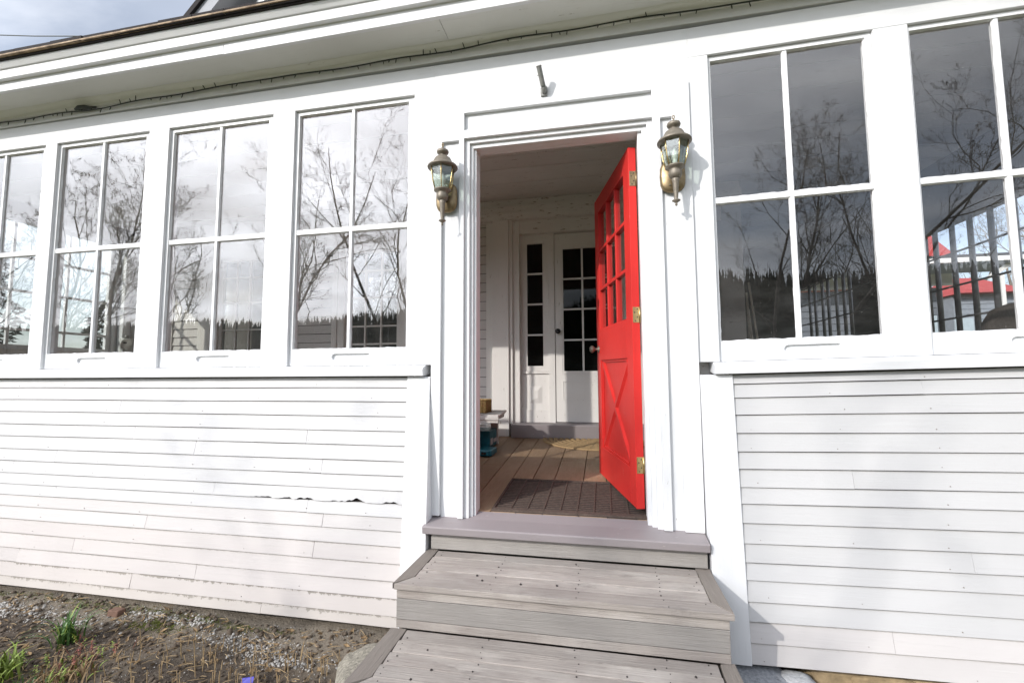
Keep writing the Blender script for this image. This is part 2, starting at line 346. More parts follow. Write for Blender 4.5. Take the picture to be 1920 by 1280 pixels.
# ------------------------------------------------------------------ mesh helpers
class MB:
    def __init__(s): s.v = []; s.f = []; s.uv = None; s.smooth = False
    def add(s, vs, fs):
        o = len(s.v); s.v += [tuple(q) for q in vs]; s.f += [tuple(o + i for i in f) for f in fs]; return s
    def box(s, x0, x1, y0, y1, z0, z1):
        vs = [(x, y, z) for z in (z0, z1) for y in (y0, y1) for x in (x0, x1)]
        return s.add(vs, [(0, 2, 3, 1), (4, 5, 7, 6), (0, 1, 5, 4), (2, 6, 7, 3), (0, 4, 6, 2), (1, 3, 7, 5)])
    def hexa(s, a, b):      # two quads (4 points each), joined
        return s.add(list(a) + list(b), [(3, 2, 1, 0), (4, 5, 6, 7), (0, 1, 5, 4), (1, 2, 6, 5), (2, 3, 7, 6), (3, 0, 4, 7)])
    def prism(s, poly, off):
        n = len(poly); off = Vector(off)
        vs = [Vector(p) for p in poly] + [Vector(p) + off for p in poly]
        return s.add(vs, [tuple(range(n))[::-1], tuple(range(n, 2 * n))] + [(i, (i + 1) % n, n + (i + 1) % n, n + i) for i in range(n)])
    def tube(s, pts, rad, n=8, cap=True):
        pts = [Vector(p) for p in pts]
        if isinstance(rad, (int, float)): rad = [rad] * len(pts)
        o = len(s.v); up = Vector((0.13, 0.21, 0.97))
        for i, p in enumerate(pts):
            t = (pts[min(i + 1, len(pts) - 1)] - pts[max(i - 1, 0)]).normalized()
            if abs(t.dot(up)) > 0.98: up = Vector((0.9, 0.3, 0.1))
            a = t.cross(up).normalized(); b = t.cross(a)
            for k in range(n):
                an = 2 * math.pi * k / n
                s.v.append(tuple(p + a * math.cos(an) * rad[i] + b * math.sin(an) * rad[i]))
        for i in range(len(pts) - 1):
            for k in range(n):
                s.f.append((o + i * n + k, o + i * n + (k + 1) % n, o + (i + 1) * n + (k + 1) % n, o + (i + 1) * n + k))
        if cap:
            s.f.append(tuple(o + k for k in range(n))[::-1]); s.f.append(tuple(o + (len(pts) - 1) * n + k for k in range(n)))
        return s
    def lathe(s, prof, c, n=24):       # prof: (r, z)
        o = len(s.v); c = Vector(c)
        for r, z in prof:
            for k in range(n):
                an = 2 * math.pi * k / n + math.pi / n
                s.v.append((c.x + r * math.cos(an), c.y + r * math.sin(an), c.z + z))
        for i in range(len(prof) - 1):
            for k in range(n):
                s.f.append((o + i * n + k, o + i * n + (k + 1) % n, o + (i + 1) * n + (k + 1) % n, o + (i + 1) * n + k))
        s.f.append(tuple(o + k for k in range(n))[::-1]); s.f.append(tuple(o + (len(prof) - 1) * n + k for k in range(n)))
        return s
    def warp(s, fn): s.v = [fn(*p) for p in s.v]; return s
    def build(s, name, mat, parent=None, bevel=0.0, smooth=False, **props):
        me = bpy.data.meshes.new(name)
        off = Vector(parent.matrix_world.translation) if parent is not None and parent.type == 'EMPTY' else Vector((0, 0, 0))
        if parent is not None and parent.type != 'EMPTY':
            off = Vector(parent.get('_o', (0, 0, 0)))
        me.from_pydata([tuple(Vector(p) - off) for p in s.v], [], s.f)
        if s.uv is not None:
            ul = me.uv_layers.new(name='UVMap')
            for lp in me.loops: ul.data[lp.index].uv = s.uv[lp.vertex_index]
        if smooth:
            me.polygons.foreach_set('use_smooth', [True] * len(me.polygons))
        me.materials.append(M[mat] if isinstance(mat, str) else mat)
        me.update()
        o = bpy.data.objects.new(name, me); COL.objects.link(o)
        if parent is not None:
            o.parent = parent
            if tuple(off) != (0, 0, 0): o['_o'] = tuple(off)
        if bevel:
            b = o.modifiers.new('bevel', 'BEVEL'); b.width = bevel; b.segments = 2; b.limit_method = 'ANGLE'; b.angle_limit = R(40)
            b.harden_normals = False
        for k, v in props.items(): o[k] = v
        return o
def thing(name, loc, label, cat, group=None):
    e = bpy.data.objects.new(name, None); COL.objects.link(e); e.location = loc
    e.matrix_world = Matrix.Translation(Vector(loc)); e.empty_display_size = 0.1
    e['label'] = label; e['category'] = cat
    if group: e['group'] = group
    return e
def box(*a): return MB().box(*a)
def dedup_tag(o, label, cat, group=None):
    o['label'] = label; o['category'] = cat
    if group: o['group'] = group
    return o

# the wing to the right of the door has settled: everything on it rises 2.2 cm per metre
def shr(x, y, z): return (x, y, z + 0.022 * max(0.0, x - 1.3))
def flare(z, top=0.80): return -0.0956 * (top - z)       # the wall under the sills leans out towards the ground

# ================================================================== GROUND
def hgt(x, y):
    h = -0.635
    h += 0.018 * math.sin(x * 2.3 + 1.0) * math.cos(y * 3.1) + 0.012 * math.sin(x * 5.7 + y * 4.4)
    if -4.8 < x < -0.3 and y > -0.42: h += 0.022 * (y + 0.42) / 0.3
    if x > 1.2: h -= 0.04
    return h
xs = np.arange(-5.2, 3.9, 0.035); ys = np.arange(-1.7, 0.5, 0.035)
g = MB()
from mathutils import noise as mn
for y in ys:
    for x in xs:
        e = min(1.0, (x + 5.2) * 3, (3.9 - x) * 3, (y + 1.7) * 3)
        q = mn.fractal(Vector((x * 6, y * 6, 0)), 0.8, 2.1, 5) * 0.014 + mn.noise(Vector((x * 26, y * 26, 3))) * 0.006
        g.v.append((float(x), float(y), hgt(x, y) + q * max(e, 0) + 0.004))
nx = len(xs)
for j in range(len(ys) - 1):
    for i in range(nx - 1):
        a = j * nx + i; g.f.append((a, a + 1, a + 1 + nx, a + nx))
soil = g.build('soil', 'soil', smooth=True, kind='structure')
gm = MB()
gx = [-900, -200, -60, -20, -5.5, 5, 20, 60, 200, 900]; gy = [-900, -200, -60, -20, -1.6, 0.45, 20, 60, 200, 900]
for y in gy:
    for x in gx: gm.v.append((x, y, -0.68))
for j in range(9):
    for i in range(9): gm.f.append((j * 10 + i, j * 10 + i + 1, j * 10 + i + 11, j * 10 + i + 10))
gm.build('lawn', 'lawn', kind='structure')

# ================================================================== HOUSE
house = thing('house', (0, 0, 0), 'old white clapboard house front with an enclosed glazed porch and open red door', 'house')
def P(mb, name, mat, bevel=0.0015, **kw): return mb.build(name, mat, house, bevel, **kw)

# ---- clapboards, left wing
ZL = [0.800, 0.735, 0.651, 0.566, 0.4795, 0.396, 0.308, 0.226, 0.145, 0.071, 0.0, -0.074, -0.156, -0.246, -0.338, -0.425, -0.514, -0.572]
joints = {2: [-2.55], 4: [-2.4, -1.1], 6: [-3.03, -0.98], 8: [-1.72], 9: [-2.98, -1.055], 10: [-0.945], 12: [-0.99], 5: [-1.9], 7: [-3.4], 14: [-1.78, -3.2], 15: [-2.25], 16: [-1.3], 13: [-2.75], 11: [-2.2]}
def clapboard(x0, x1, z0, z1, mat, lip=0.0095, warp=None, jag=False, xr_fn=None, zfun=None):
    n = max(2, int((x1 - x0) / (0.012 if jag else 0.28)))
    mb = MB(); uv = []
    amp = rnd.uniform(0.0006, 0.0016); ph = rnd.uniform(0, 9); tw = rnd.uniform(-0.0018, 0.0022)
    for i in range(n + 1):
        t = i / n; x = x0 + (x1 - x0) * t
        zb = z0 + amp * math.sin(x * 3 + ph); zt = z1 - 0.0042 - 0.0012 * math.sin(x * 5.1 + ph * 2)
        l = lip + tw * math.sin(x * 1.7 + ph)
        if jag:
            q = mn.fractal(Vector((x * 9, 4.2, 1.0)), 0.7, 2.3, 4)
            env = max(0.0, min(1.0, (x + 1.55) * 3)) * max(0.0, min(1, (-0.47 - x) * 30 + 0.2))
            zb += env * max(0.0, 0.004 + 0.022 * q); l += 0.003 * env * abs(q)
        yb = flare(zb) - l; yt = flare(zt) - 0.001
        row = [(x, yb, zb), (x, yt, zt), (x, yb + 0.012, zb), (x, yt + 0.010, zt)]
        mb.v += row; uv += [(x - x0 + x0 * 1.0, 0.0), (x, 1.0), (x, 0.0), (x, 1.0)]
    for i in range(n):
        a = i * 4
        mb.f += [(a, a + 4, a + 5, a + 1), (a + 2, a + 6, a + 4, a), (a + 3, a + 7, a + 6, a + 2)]
    mb.f += [(0, 1, 3, 2), (n * 4, n * 4 + 2, n * 4 + 3, n * 4 + 1)]
    mb.uv = uv
    if warp: mb.warp(warp)
    return mb.build('clapboard', mat, house)
for r in range(len(ZL) - 1):
    z1, z0 = ZL[r], ZL[r + 1]
    xr = -0.452 - 0.0 * r + (r / 16) * 0.022
    cuts = [-4.62] + sorted(joints.get(r, [])) + [xr]
    mt = 'clap' if r < 10 else 'clap_mid' if r < 12 else ('clap_warm' if r < 14 else ('clap_warm' if r == 14 else ('clap_mould' if r == 15 else 'clap_mould2')))
    for a, b in zip(cuts[:-1], cuts[1:]):
        clapboard(a + (0.0012 if a > -4.6 else 0), b - 0.0012, z0, z1, mt, jag=(r == 8 and b > -0.6))
# ---- clapboards, right wing
ZR = [0.800, 0.752, 0.682, 0.594, 0.502, 0.412, 0.327, 0.241, 0.162, 0.071, -0.022, -0.110, -0.188, -0.284, -0.371, -0.462, -0.556]
jr = {1: [2.2], 4: [3.0], 6: [1.86], 8: [2.9], 10: [2.3], 12: [2.7], 14: [1.95]}
for r in range(len(ZR) - 1):
    cuts = [1.352] + jr.get(r, []) + [3.78]
    for a, b in zip(cuts[:-1], cuts[1:]):
        clapboard(a, b - 0.0012, ZR[r + 1], ZR[r], 'clap_r' if r < 14 else 'clap_mid', warp=shr)
nh = MB()
for r in range(16):
    for x_ in [-4.3 + 0.405 * k for k in range(10)]:
        if rnd.random() < 0.45: continue
        a, z_ = x_ + rnd.uniform(-.03, .03), ZL[r + 1] + rnd.uniform(.012, .022); y_ = flare(z_) - 0.0088
        nh.tube([(a, y_ + .002, z_), (a, y_ - .0012, z_)], rnd.uniform(.0016, .003), 6)
    for x_ in [1.42 + 0.405 * k for k in range(6)]:
        if rnd.random() < 0.5: continue
        a, z_ = x_ + rnd.uniform(-.03, .03), ZR[min(r + 1, 16)] + rnd.uniform(.012, .022); y_ = flare(z_) - 0.0088
        nh.tube([shr(a, y_ + .002, z_), shr(a, y_ - .0012, z_)], rnd.uniform(.0016, .0028), 6)
P(nh, 'siding_nails', 'nail_w', 0, kind='stuff')
# backing behind the boards (sheathing)
P(MB().hexa([(-4.62, 0.018, 0.85), (-0.46, 0.018, 0.85), (-0.46, -0.112, -0.565), (-4.62, -0.112, -0.565)][::-1], [(-4.62, 0.09, 0.85), (-0.46, 0.09, 0.85), (-0.46, 0.09, -0.56), (-4.62, 0.09, -0.56)][::-1]), 'sheathing', 'backing', 0)
P(MB().hexa([(1.36, 0.018, 0.85), (3.78, 0.018, 0.90), (3.78, -0.105, -0.50), (1.36, -0.108, -0.55)][::-1], [(1.36, 0.09, 0.85), (3.78, 0.09, 0.9), (3.78, 0.09, -0.54), (1.36, 0.09, -0.55)][::-1]), 'sheathing', 'backing', 0)
# ---- corner boards on the leaning skirt
def cb(xa, xb, xc, xd, zt, zb):   # top xa..xb, bottom xc..xd
    f = lambda z: flare(z) - 0.016
    a = [(xc, f(zb), zb), (xd, f(zb), zb), (xb, f(zt), zt), (xa, f(zt), zt)]
    b = [(xc, 0.03, zb), (xd, 0.03, zb), (xb, 0.03, zt), (xa, 0.03, zt)]
    return MB().hexa([a[0], a[1], a[2], a[3]][::-1][::-1], b)
P(cb(-0.456, -0.312, -0.432, -0.284, 0.798, -0.574), 'corner_board', 'white_z', 0.003)
P(cb(1.192, 1.352, 1.20, 1.350, 0.800, -0.560), 'corner_board', 'white_z', 0.003)

# ---- facade boards: Y=0 is the face
GL = [(-4.26, -3.48), (-3.30, -2.52), (-2.28, -1.502), (-1.268, -0.485)]
GR = [(1.312, 2.076), (2.279, 3.04)]
opL = [(a - 0.022, b + 0.046) for a, b in GL]; opR = [(a - 0.016, b + 0.030) for a, b in GR]
ZS, ZH = 0.868, 2.572
def posts(xa, xb, ops, warp=None):
    x = xa
    for a, b in ops + [(xb, None)]:
        mb = box(x, a, 0.0, 0.10, ZS, ZH)
        if warp: mb.warp(warp)
        P(mb, 'window_post', 'white_z', 0.002)
        x = b
posts(-5.6, -0.306, opL)
posts(1.192, 3.8, opR, shr)
P(box(-5.6, -0.306, 0.0, 0.10, ZH, 2.745), 'frieze_board', 'white_x', 0.002)
P(box(-0.306, 1.192, -0.001, 0.10, 2.432, 2.745), 'frieze_board', 'white_x', 0.002)
P(box(1.192, 3.8, 0.0, 0.10, ZH, 2.745).warp(shr), 'frieze_board', 'white_x', 0.002)
P(box(-5.6, 3.8, -0.006, 0.10, 2.747, 2.90).warp(lambda x, y, z: (x, y, z + (0.012 * max(0, x - 1.3)))), 'frieze_board', 'white_x', 0.002)
# ---- sills
def sill(x0, x1, warp=None):
    prof = [(-0.046, 0.803), (-0.050, 0.845), (-0.040, 0.853), (0.0, 0.866), (0.10, 0.869), (0.10, 0.82), (-0.01, 0.803)]
    mb = MB().prism([(x0, y, z) for y, z in prof], (x1 - x0, 0, 0))
    if warp: mb.warp(warp)
    P(mb, 'window_sill', 'white_x', 0.002)
sill(-5.6, -0.345); sill(1.262, 3.8, shr)
# ---- eaves
ew = lambda x, y, z: (x, y, z + 0.010 * max(0, x - 0.5))
P(MB().prism([(-5.9, y, z) for y, z in [(-0.006, 2.80), (-0.018, 2.80), (-0.024, 2.815), (-0.045, 2.835), (-0.06, 2.862), (-0.006, 2.862)]], (9.9, 0, 0)).warp(ew), 'bed_moulding', 'soffit', 0.001)
P(box(-5.9, -0.2, -0.235, -0.05, 2.860, 2.880).warp(ew), 'soffit_board', 'soffit', 0.001)
P(box(-0.197, 4.0, -0.235, -0.05, 2.8605, 2.880).warp(ew), 'soffit_board', 'soffit', 0.001)
P(box(-5.9, -1.62, -0.258, -0.235, 2.836, 2.93).warp(ew), 'fascia_board', 'white_x', 0.002)
P(box(-1.617, 4.0, -0.259, -0.235, 2.832, 2.93).warp(ew), 'fascia_board', 'white_x', 0.002)
P(box(-5.9, 4.0, -0.290, -0.20, 2.925, 3.00).warp(lambda x, y, z: ew(x, y, z - 0.030)), 'fascia_board', 'white_x', 0.002)
P(MB().prism([(-5.9, y, z) for y, z in [(-0.30, 2.960), (-0.318, 2.985), (-0.318, 2.996), (-0.2, 2.996), (-0.2, 2.960)]], (9.9, 0, 0)).warp(ew), 'crown_strip', 'white_x', 0.001)
# roof edge: wooden shingle starter and dark shingle edge
P(box(-5.95, 4.0, -0.332, 0.0, 2.997, 3.0075).warp(ew), 'roof_edge', 'shingle', 0)
P(box(-5.95, 4.0, -0.353, 0.0, 3.0077, 3.0172).warp(ew), 'roof_edge', 'drip', 0)
x = -5.95; i = 0
while x < 4.0:
    w = rnd.uniform(0.22, 0.34); y0 = -0.347 + rnd.uniform(-0.004, 0.004); dz = rnd.uniform(-0.001, 0.003)
    mb = MB().hexa([(x, y0, 3.018), (x + w - 0.006, y0, 3.018), (x + w - 0.006, y0, 3.052 + dz), (x, y0, 3.053 + dz)], [(x, 0.1, 3.14), (x + w - 0.006, 0.1, 3.14), (x + w - 0.006, 0.1, 3.165), (x, 0.1, 3.165)]).warp(ew)
    P(mb, 'shingle', 'shingle', 0); x += w
P(MB().hexa([(-5.95, 0.0, 3.02), (4.2, 0.0, 3.06), (4.2, 0.0, 3.10), (-5.95, 0.0, 3.10)], [(-5.95, 6.2, 4.2), (4.2, 6.2, 4.2), (4.2, 6.2, 4.27), (-5.95, 6.2, 4.27)]), 'roof', 'shingle', 0)
# main house behind with its gable just showing over the porch roof
P(box(-6.2, 2.09, 2.52, 2.70, 2.9, 5.4), 'upper_wall', 'greyclap', 0)
P(MB().prism([(-4.25, 2.50, 5.4), (0.9, 2.50, 5.4), (-1.7, 2.50, 8.2)], (0, 0.2, 0)), 'gable_wall', 'greyclap', 0)
P(MB().prism([(-5.1, 2.20, 5.16), (-4.87, 2.20, 5.10), (-1.7, 2.20, 8.40), (-1.7, 2.20, 8.62)], (0, 0.5, 0)), 'rake_board', 'ceil_dim', 0)
P(MB().prism([(-5.16, 2.16, 5.18), (-5.1, 2.16, 5.14), (-1.7, 2.16, 8.62), (-1.7, 2.16, 8.69)], (0, 3.0, 0)), 'gable_roof', 'shingle', 0)
P(MB().prism([(-4.28, 2.42, 5.42), (-4.16, 2.42, 5.42), (-1.7, 2.42, 7.98), (-1.7, 2.42, 8.10)], (0, 0.08, 0)), 'rake_trim', 'white_x', 0)

# ---- door surround, proud of the wall, with sunk strips
SY = -0.015
def sur(x0, x1, z0, z1, y=SY, mat='white_z', name='door_casing', y1=0.10): P(box(x0, x1, y, y1, z0, z1), name, mat, 0.002)
B0 = -0.010
sur(-0.308, -0.250, 0.0, 2.431); sur(-0.250, -0.140, 2.232, 2.431)
sur(-0.140, -0.108, B0, 2.431)
sur(-0.250, -0.140, B0, 2.232, y=0.008)
sur(-0.108, 0.990, 2.4, 2.431, mat='white_x'); sur(-0.108, 0.990, 2.24, 2.292, mat='white_x')
sur(-0.108, 0.990, 2.292, 2.4, y=0.010, mat='white_x')
sur(0.990, 1.033, B0 + 0.001, 2.431); sur(1.033, 1.094, 2.232, 2.431); sur(1.094, 1.190, B0, 2.431)
sur(1.033, 1.094, B0, 2.232, y=0.006)
# stepped beads towards the opening
sur(-0.108, -0.078, B0, 2.24, y=0.006); sur(-0.078, -0.060, B0, 2.216, y=0.024); sur(-0.060, -0.045, B0, 2.190, y=0.040, y1=0.1)
sur(-0.078, 0.960, 2.216, 2.24, y=0.006, mat='white_x'); sur(-0.060, 0.934, 2.190, 2.216, y=0.024, mat='white_x')
sur(0.960, 0.990, B0, 2.24, y=0.006); sur(0.934, 0.960, B0, 2.216, y=0.024); sur(0.912, 0.934, B0, 2.190, y=0.040)
# jambs and head of the opening
P(box(-0.075, -0.045, 0.1005, 0.125, 0.0, 2.19), 'door_jamb', 'white_z', 0.001)
P(box(0.912, 0.945, 0.1005, 0.125, 0.0, 2.19), 'door_jamb', 'white_z', 0.001)
P(box(-0.075, 0.945, 0.1005, 0.125, 2.1905, 2.22), 'door_head', 'white_x', 0.001)
# threshold
P(MB().prism([(-0.308, y, z) for y, z in [(-0.122, -0.068), (-0.126, -0.031), (-0.120, -0.026), (0.0, -0.011), (0.088, 0.010), (0.088, -0.068)]], (1.498, 0, 0)), 'threshold', 'mauve', 0.003)

# ---- windows
def plate_hole(outer, hole, y0, y1, yb):
    """a board in the XZ plane with one hole cut to depth yb"""
    mb = MB(); n = len(outer); h = len(hole)
    pts = [Vector((x, z, 0)) for x, z in outer]; hp = [Vector((x, z, 0)) for x, z in hole]
    tri = tessellate_polygon([pts, hp])
    allp = outer + hole
    vs = [(x, y0, z) for x, z in allp]
    mb.add(vs, [t for t in tri])
    hv = [(x, y0, z) for x, z in hole] + [(x, yb, z) for x, z in hole]
    mb.add(hv, [(i, (i + 1) % h, h + (i + 1) % h, h + i) for i in range(h)] + [tuple(range(h, 2 * h))])
    ov = [(x, y0, z) for x, z in outer] + [(x, y1, z) for x, z in outer]
    mb.add(ov, [(i, (i + 1) % n, n + (i + 1) % n, n + i) for i in range(n)] + [tuple(range(n, 2 * n))])
    return mb
def slot(cx, cz, w):
    p = []
    x0, x1 = cx - w / 2, cx + w / 2
    for k in range(7): a = R(90 + 180 * k / 6); p.append((x0 + 0.021 + 0.021 * math.cos(a) * 1.0, cz - 0.007 + 0.020 * math.sin(a)))
    p.append((x0 + 0.048, cz - 0.017)); p.append((x0 + 0.060, cz - 0.010))
    for k in range(5): a = R(-90 + 180 * k / 4); p.append((x1 - 0.008 + 0.011 * math.cos(a), cz + 0.0015 + 0.0115 * math.sin(a)))
    return p
def window(gx0, gx1, ox0, ox1, label, warp=None, slotdx=0.0):
    gz0, gz1, zm = 0.976, 2.546, 1.745
    fy, gy = 0.020, 0.037
    mid = (gx0 + gx1) / 2
    mb = MB()
    e = 0.0015
    mb.box(ox0 + e, gx0, fy, 0.062, 0.870, ZH - e)
    mb.box(gx1, ox1 - e, fy, 0.062, 0.870, ZH - e)
    mb.box(gx0, gx1, fy, 0.062, gz1, ZH - e)
    outer = [(gx0, 0.870), (gx1, 0.870), (gx1, gz0), (gx0, gz0)]
    cxs = mid + 0.02 + slotdx
    mb2 = plate_hole(outer, slot(cxs, 0.932, 0.26), fy, 0.062, fy + 0.016)
    mb.add(mb2.v, mb2.f)
    if warp: mb.warp(warp)
    w = mb.build('window', 'sash', house, 0.0, label=label)
    def sub(m_, name, mat, bev=0.002):
        if warp: m_.warp(warp)
        return m_.build(name, mat, w, bev)
    sub(box(mid - 0.010, mid + 0.010, fy + 0.004, 0.056, gz0, zm - 0.016), 'muntin', 'sash')
    sub(box(mid - 0.010, mid + 0.010, fy + 0.004, 0.056, zm + 0.016, gz1), 'muntin', 'sash')
    sub(box(gx0, gx1, fy + 0.003, 0.057, zm - 0.016, zm + 0.016), 'muntin', 'sash')
    for (a, b) in ((gx0, mid - 0.010), (mid + 0.010, gx1)):
        for (c, d) in ((gz0, zm - 0.016), (zm + 0.016, gz1)):
            j1, j2 = rnd.uniform(-0.0008, 0.0008), rnd.uniform(-0.0008, 0.0008)
            p = MB().hexa([(a, gy + j1, c), (b, gy - j1, c), (b, gy - j1 + j2, d), (a, gy + j1 + j2, d)], [(a, gy + j1 + .003, c), (b, gy - j1 + .003, c), (b, gy - j1 + j2 + .003, d), (a, gy + j1 + j2 + .003, d)])
            sub(p, 'pane', 'glass', 0)
            # old putty line, slightly ragged
            pt = MB(); n = 26
            for (x0_, z0_, x1_, z1_) in ((a, d, b, d), (a, c, b, c), (a, c, a, d), (b, c, b, d)):
                o = len(pt.v)
                for i in range(n + 1):
                    t = i / n; x_ = x0_ + (x1_ - x0_) * t; z_ = z0_ + (z1_ - z0_) * t
                    wd = 0.0055 + 0.004 * mn.noise(Vector((x_ * 31, z_ * 31, 7.7)))
                    ix = (wd if x0_ == a else -wd) if x0_ == x1_ else 0
                    iz = (wd if z0_ == c else -wd) if z0_ == z1_ else 0
                    pt.v += [(x_, fy + 0.0045, z_), (x_ + ix, gy - 0.001, z_ + iz)]
                for i in range(n): pt.f.append((o + 2 * i, o + 2 * i + 2, o + 2 * i + 3, o + 2 * i + 1))
            sub(pt, 'putty', 'sash', 0)
    return w
labs = ['leftmost window, cut by the picture edge', 'second window from the left reflecting a broad bare tree', 'third window from the left', 'window just left of the door']
for (g_, o_, lb) in zip(GL, opL, labs): window(g_[0], g_[1], o_[0], o_[1], lb)
window(GR[0][0], GR[0][1], opR[0][0], opR[0][1], 'dark window just right of the door', shr, 0.03)
window(GR[1][0], GR[1][1], opR[1][0], opR[1][1], 'rightmost window with a view through to red roofs', shr, 0.05)

# ---- porch interior
def fz(y): return 0.004 + 0.076 * y
# floorboards run inwards
x = -5.45; k = 0
seams = [-0.285, -0.12, 0.031, 0.18, 0.336, 0.54, 0.70, 0.86]
xsn = []
x = -0.285
while x > -5.45: xsn.append(x); x -= 0.155
xsn = sorted(xsn) + seams[1:]
x = 0.86
while x < 3.75: x += 0.155; xsn.append(min(x, 3.78))
for a, b in zip(xsn[:-1], xsn[1:]):
    yb = 2.34 if b < 2.1 else 5.45
    for (ya, yc) in (((0.085, yb),) if rnd.random() < 0.4 else ((0.085, rnd.uniform(0.9, 1.9)), (None, yb))):
        if ya is None: ya = last + 0.003
        last = yc; dz = rnd.uniform(-0.002, 0.002)
        mb = MB().hexa([(a + .002, ya, fz(ya) - .03 + dz), (b - .003, ya, fz(ya) - .03 + dz), (b - .003, ya, fz(ya) + dz), (a + .002, ya, fz(ya) + dz)],
                       [(a + .002, yc, fz(yc) - .03 + dz), (b - .003, yc, fz(yc) - .03 + dz), (b - .003, yc, fz(yc) + dz), (a + .002, yc, fz(yc) + dz)])
        P(mb, 'floor_board', 'floor', 0.002)
P(MB().hexa([(-5.5, .09, -.2), (3.8, .09, -.2), (3.8, .09, -.045), (-5.5, .09, -.045)], [(-5.5, 5.5, -.2), (3.8, 5.5, -.2), (3.8, 5.5, .36), (-5.5, 5.5, .36)]), 'subfloor', 'backing', 0)
# ceiling boards run along the porch
def cz(y): return 2.66 + 0.045 * y
y = 0.10
while y < 5.45:
    w = rnd.choice([0.26, 0.3, 0.34])
    y2 = min(y + w, 5.46)
    for (xa, xb) in ((-5.45, -2.2), (-2.197, rnd.uniform(1.0, 1.5)), (None, 3.75)):
        if xa is None: xa = lx + 0.003
        lx = xb; dz = rnd.uniform(-0.003, 0.003)
        P(MB().hexa([(xa, y + .003, cz(y) + dz), (xb, y + .003, cz(y) + dz), (xb, y + .003, cz(y) + .02), (xa, y + .003, cz(y) + .02)],
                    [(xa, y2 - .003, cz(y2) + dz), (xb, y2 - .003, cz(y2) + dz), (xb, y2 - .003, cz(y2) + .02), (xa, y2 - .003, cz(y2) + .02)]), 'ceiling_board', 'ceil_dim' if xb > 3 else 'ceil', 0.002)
    y = y2
P(MB().hexa([(-5.6, .101, 2.70), (3.8, .101, 2.70), (3.8, .101, 2.75), (-5.6, .101, 2.75)], [(-5.6, 5.6, 2.95), (3.8, 5.6, 2.95), (3.8, 5.6, 3.0), (-5.6, 5.6, 3.0)]), 'ceiling_deck', 'backing', 0)
# inner face of the front wall under the windows
P(box(-5.5, -0.32, 0.1015, 0.12, 0.0, 0.869), 'inner_wainscot', 'inner_x', 0)
P(box(1.2, 3.78, 0.1015, 0.12, 0.0, 0.90), 'inner_wainscot', 'inner_x', 0)
P(box(-0.32, -0.076, 0.1015, 0.12, 0.0, 2.66), 'inner_casing', 'inner', 0)
P(box(0.946, 1.2, 0.1015, 0.12, 0.0, 2.66), 'inner_casing', 'inner', 0)
P(box(-0.076, 0.946, 0.1015, 0.12, 2.221, 2.66), 'inner_casing', 'inner', 0)
# inner wall of the house (Y=2.3), built round its openings
YW = 2.3
def inner_clap(x0, x1, z0, z1):
    z = z0; r_ = 0.105
    while z < z1 - 0.01:
        zt = min(z + r_, z1)
        P(MB().hexa([(x0, YW - 0.020, z), (x1, YW - 0.020, z), (x1, YW - 0.006, zt - .006), (x0, YW - 0.006, zt - .006)], [(x0, YW - .001, z), (x1, YW - .001, z), (x1, YW - .001, zt - .006), (x0, YW - .001, zt - .006)]), 'clapboard', 'greyclap', 0)
        z = zt
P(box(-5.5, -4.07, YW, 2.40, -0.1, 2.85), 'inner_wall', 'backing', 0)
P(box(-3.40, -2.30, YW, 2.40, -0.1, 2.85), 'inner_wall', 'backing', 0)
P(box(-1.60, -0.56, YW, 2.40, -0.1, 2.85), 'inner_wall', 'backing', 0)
inner_clap(-4.74, -4.36, 0.17, 2.70); inner_clap(-2.98, -2.46, 0.17, 2.70); inner_clap(-1.46, -0.57, 0.17, 2.70)
for (a, b, y0) in ((-5.45, -4.745, 0.03), (-4.355, -4.20, 0.03), (-4.20, -4.07, 0.05), (-3.40, -3.20, 0.05), (-3.195, -2.985, 0.03), (-2.455, -2.39, 0.05), (-2.39, -2.30, 0.035), (-1.60, -1.52, 0.035), (-1.52, -1.465, 0.05)):
    P(box(a, b, YW - y0, YW - 0.001, 0.17, 2.70), 'wall_trim', 'inner', 0.003)
def inner_window(x0, x1, z0, z1, ncol, zs, name='inner_window'):
    mb = MB(); e = 0.045
    mb.box(x0, x0 + e, YW, YW + .04, z0, z1); mb.box(x1 - e, x1, YW, YW + .04, z0, z1); mb.box(x0 + e, x1 - e, YW, YW + .04, z1 - e, z1); mb.box(x0 + e, x1 - e, YW, YW + .04, z0, z0 + e)
    w = mb.build(name, 'inner', house)
    for i in range(1, ncol):
        xx = x0 + e + (x1 - x0 - 2 * e) * i / ncol
        box(xx - .009, xx + .009, YW + .006, YW + .034, z0 + e, z1 - e).build('muntin', 'inner', w)
    for zz in zs: box(x0 + e, x1 - e, YW + .004, YW + .036, zz - .009, zz + .009).build('muntin', 'inner', w)
    box(x0 + e, x1 - e, YW + .018, YW + .021, z0 + e, z1 - e).build('pane', 'glass_in', w)
    P(box(x0, x1, YW + .001, YW + .10, -0.1, z0 - 0.001), 'panel_below_window', 'inner', 0); P(box(x0, x1, YW + .001, YW + .10, z1 + 0.001, 2.85), 'panel_above_window', 'inner', 0)
inner_window(-4.07, -3.40, 0.85, 2.32, 3, (1.40, 1.74, 2.06))
inner_window(-2.30, -1.60, 0.85, 2.32, 3, (1.19, 1.40, 1.74, 2.06))
P(box(-5.4, 2.0, 3.6, 3.65, -0.1, 2.9), 'room_back_wall', 'dark_room', 0)
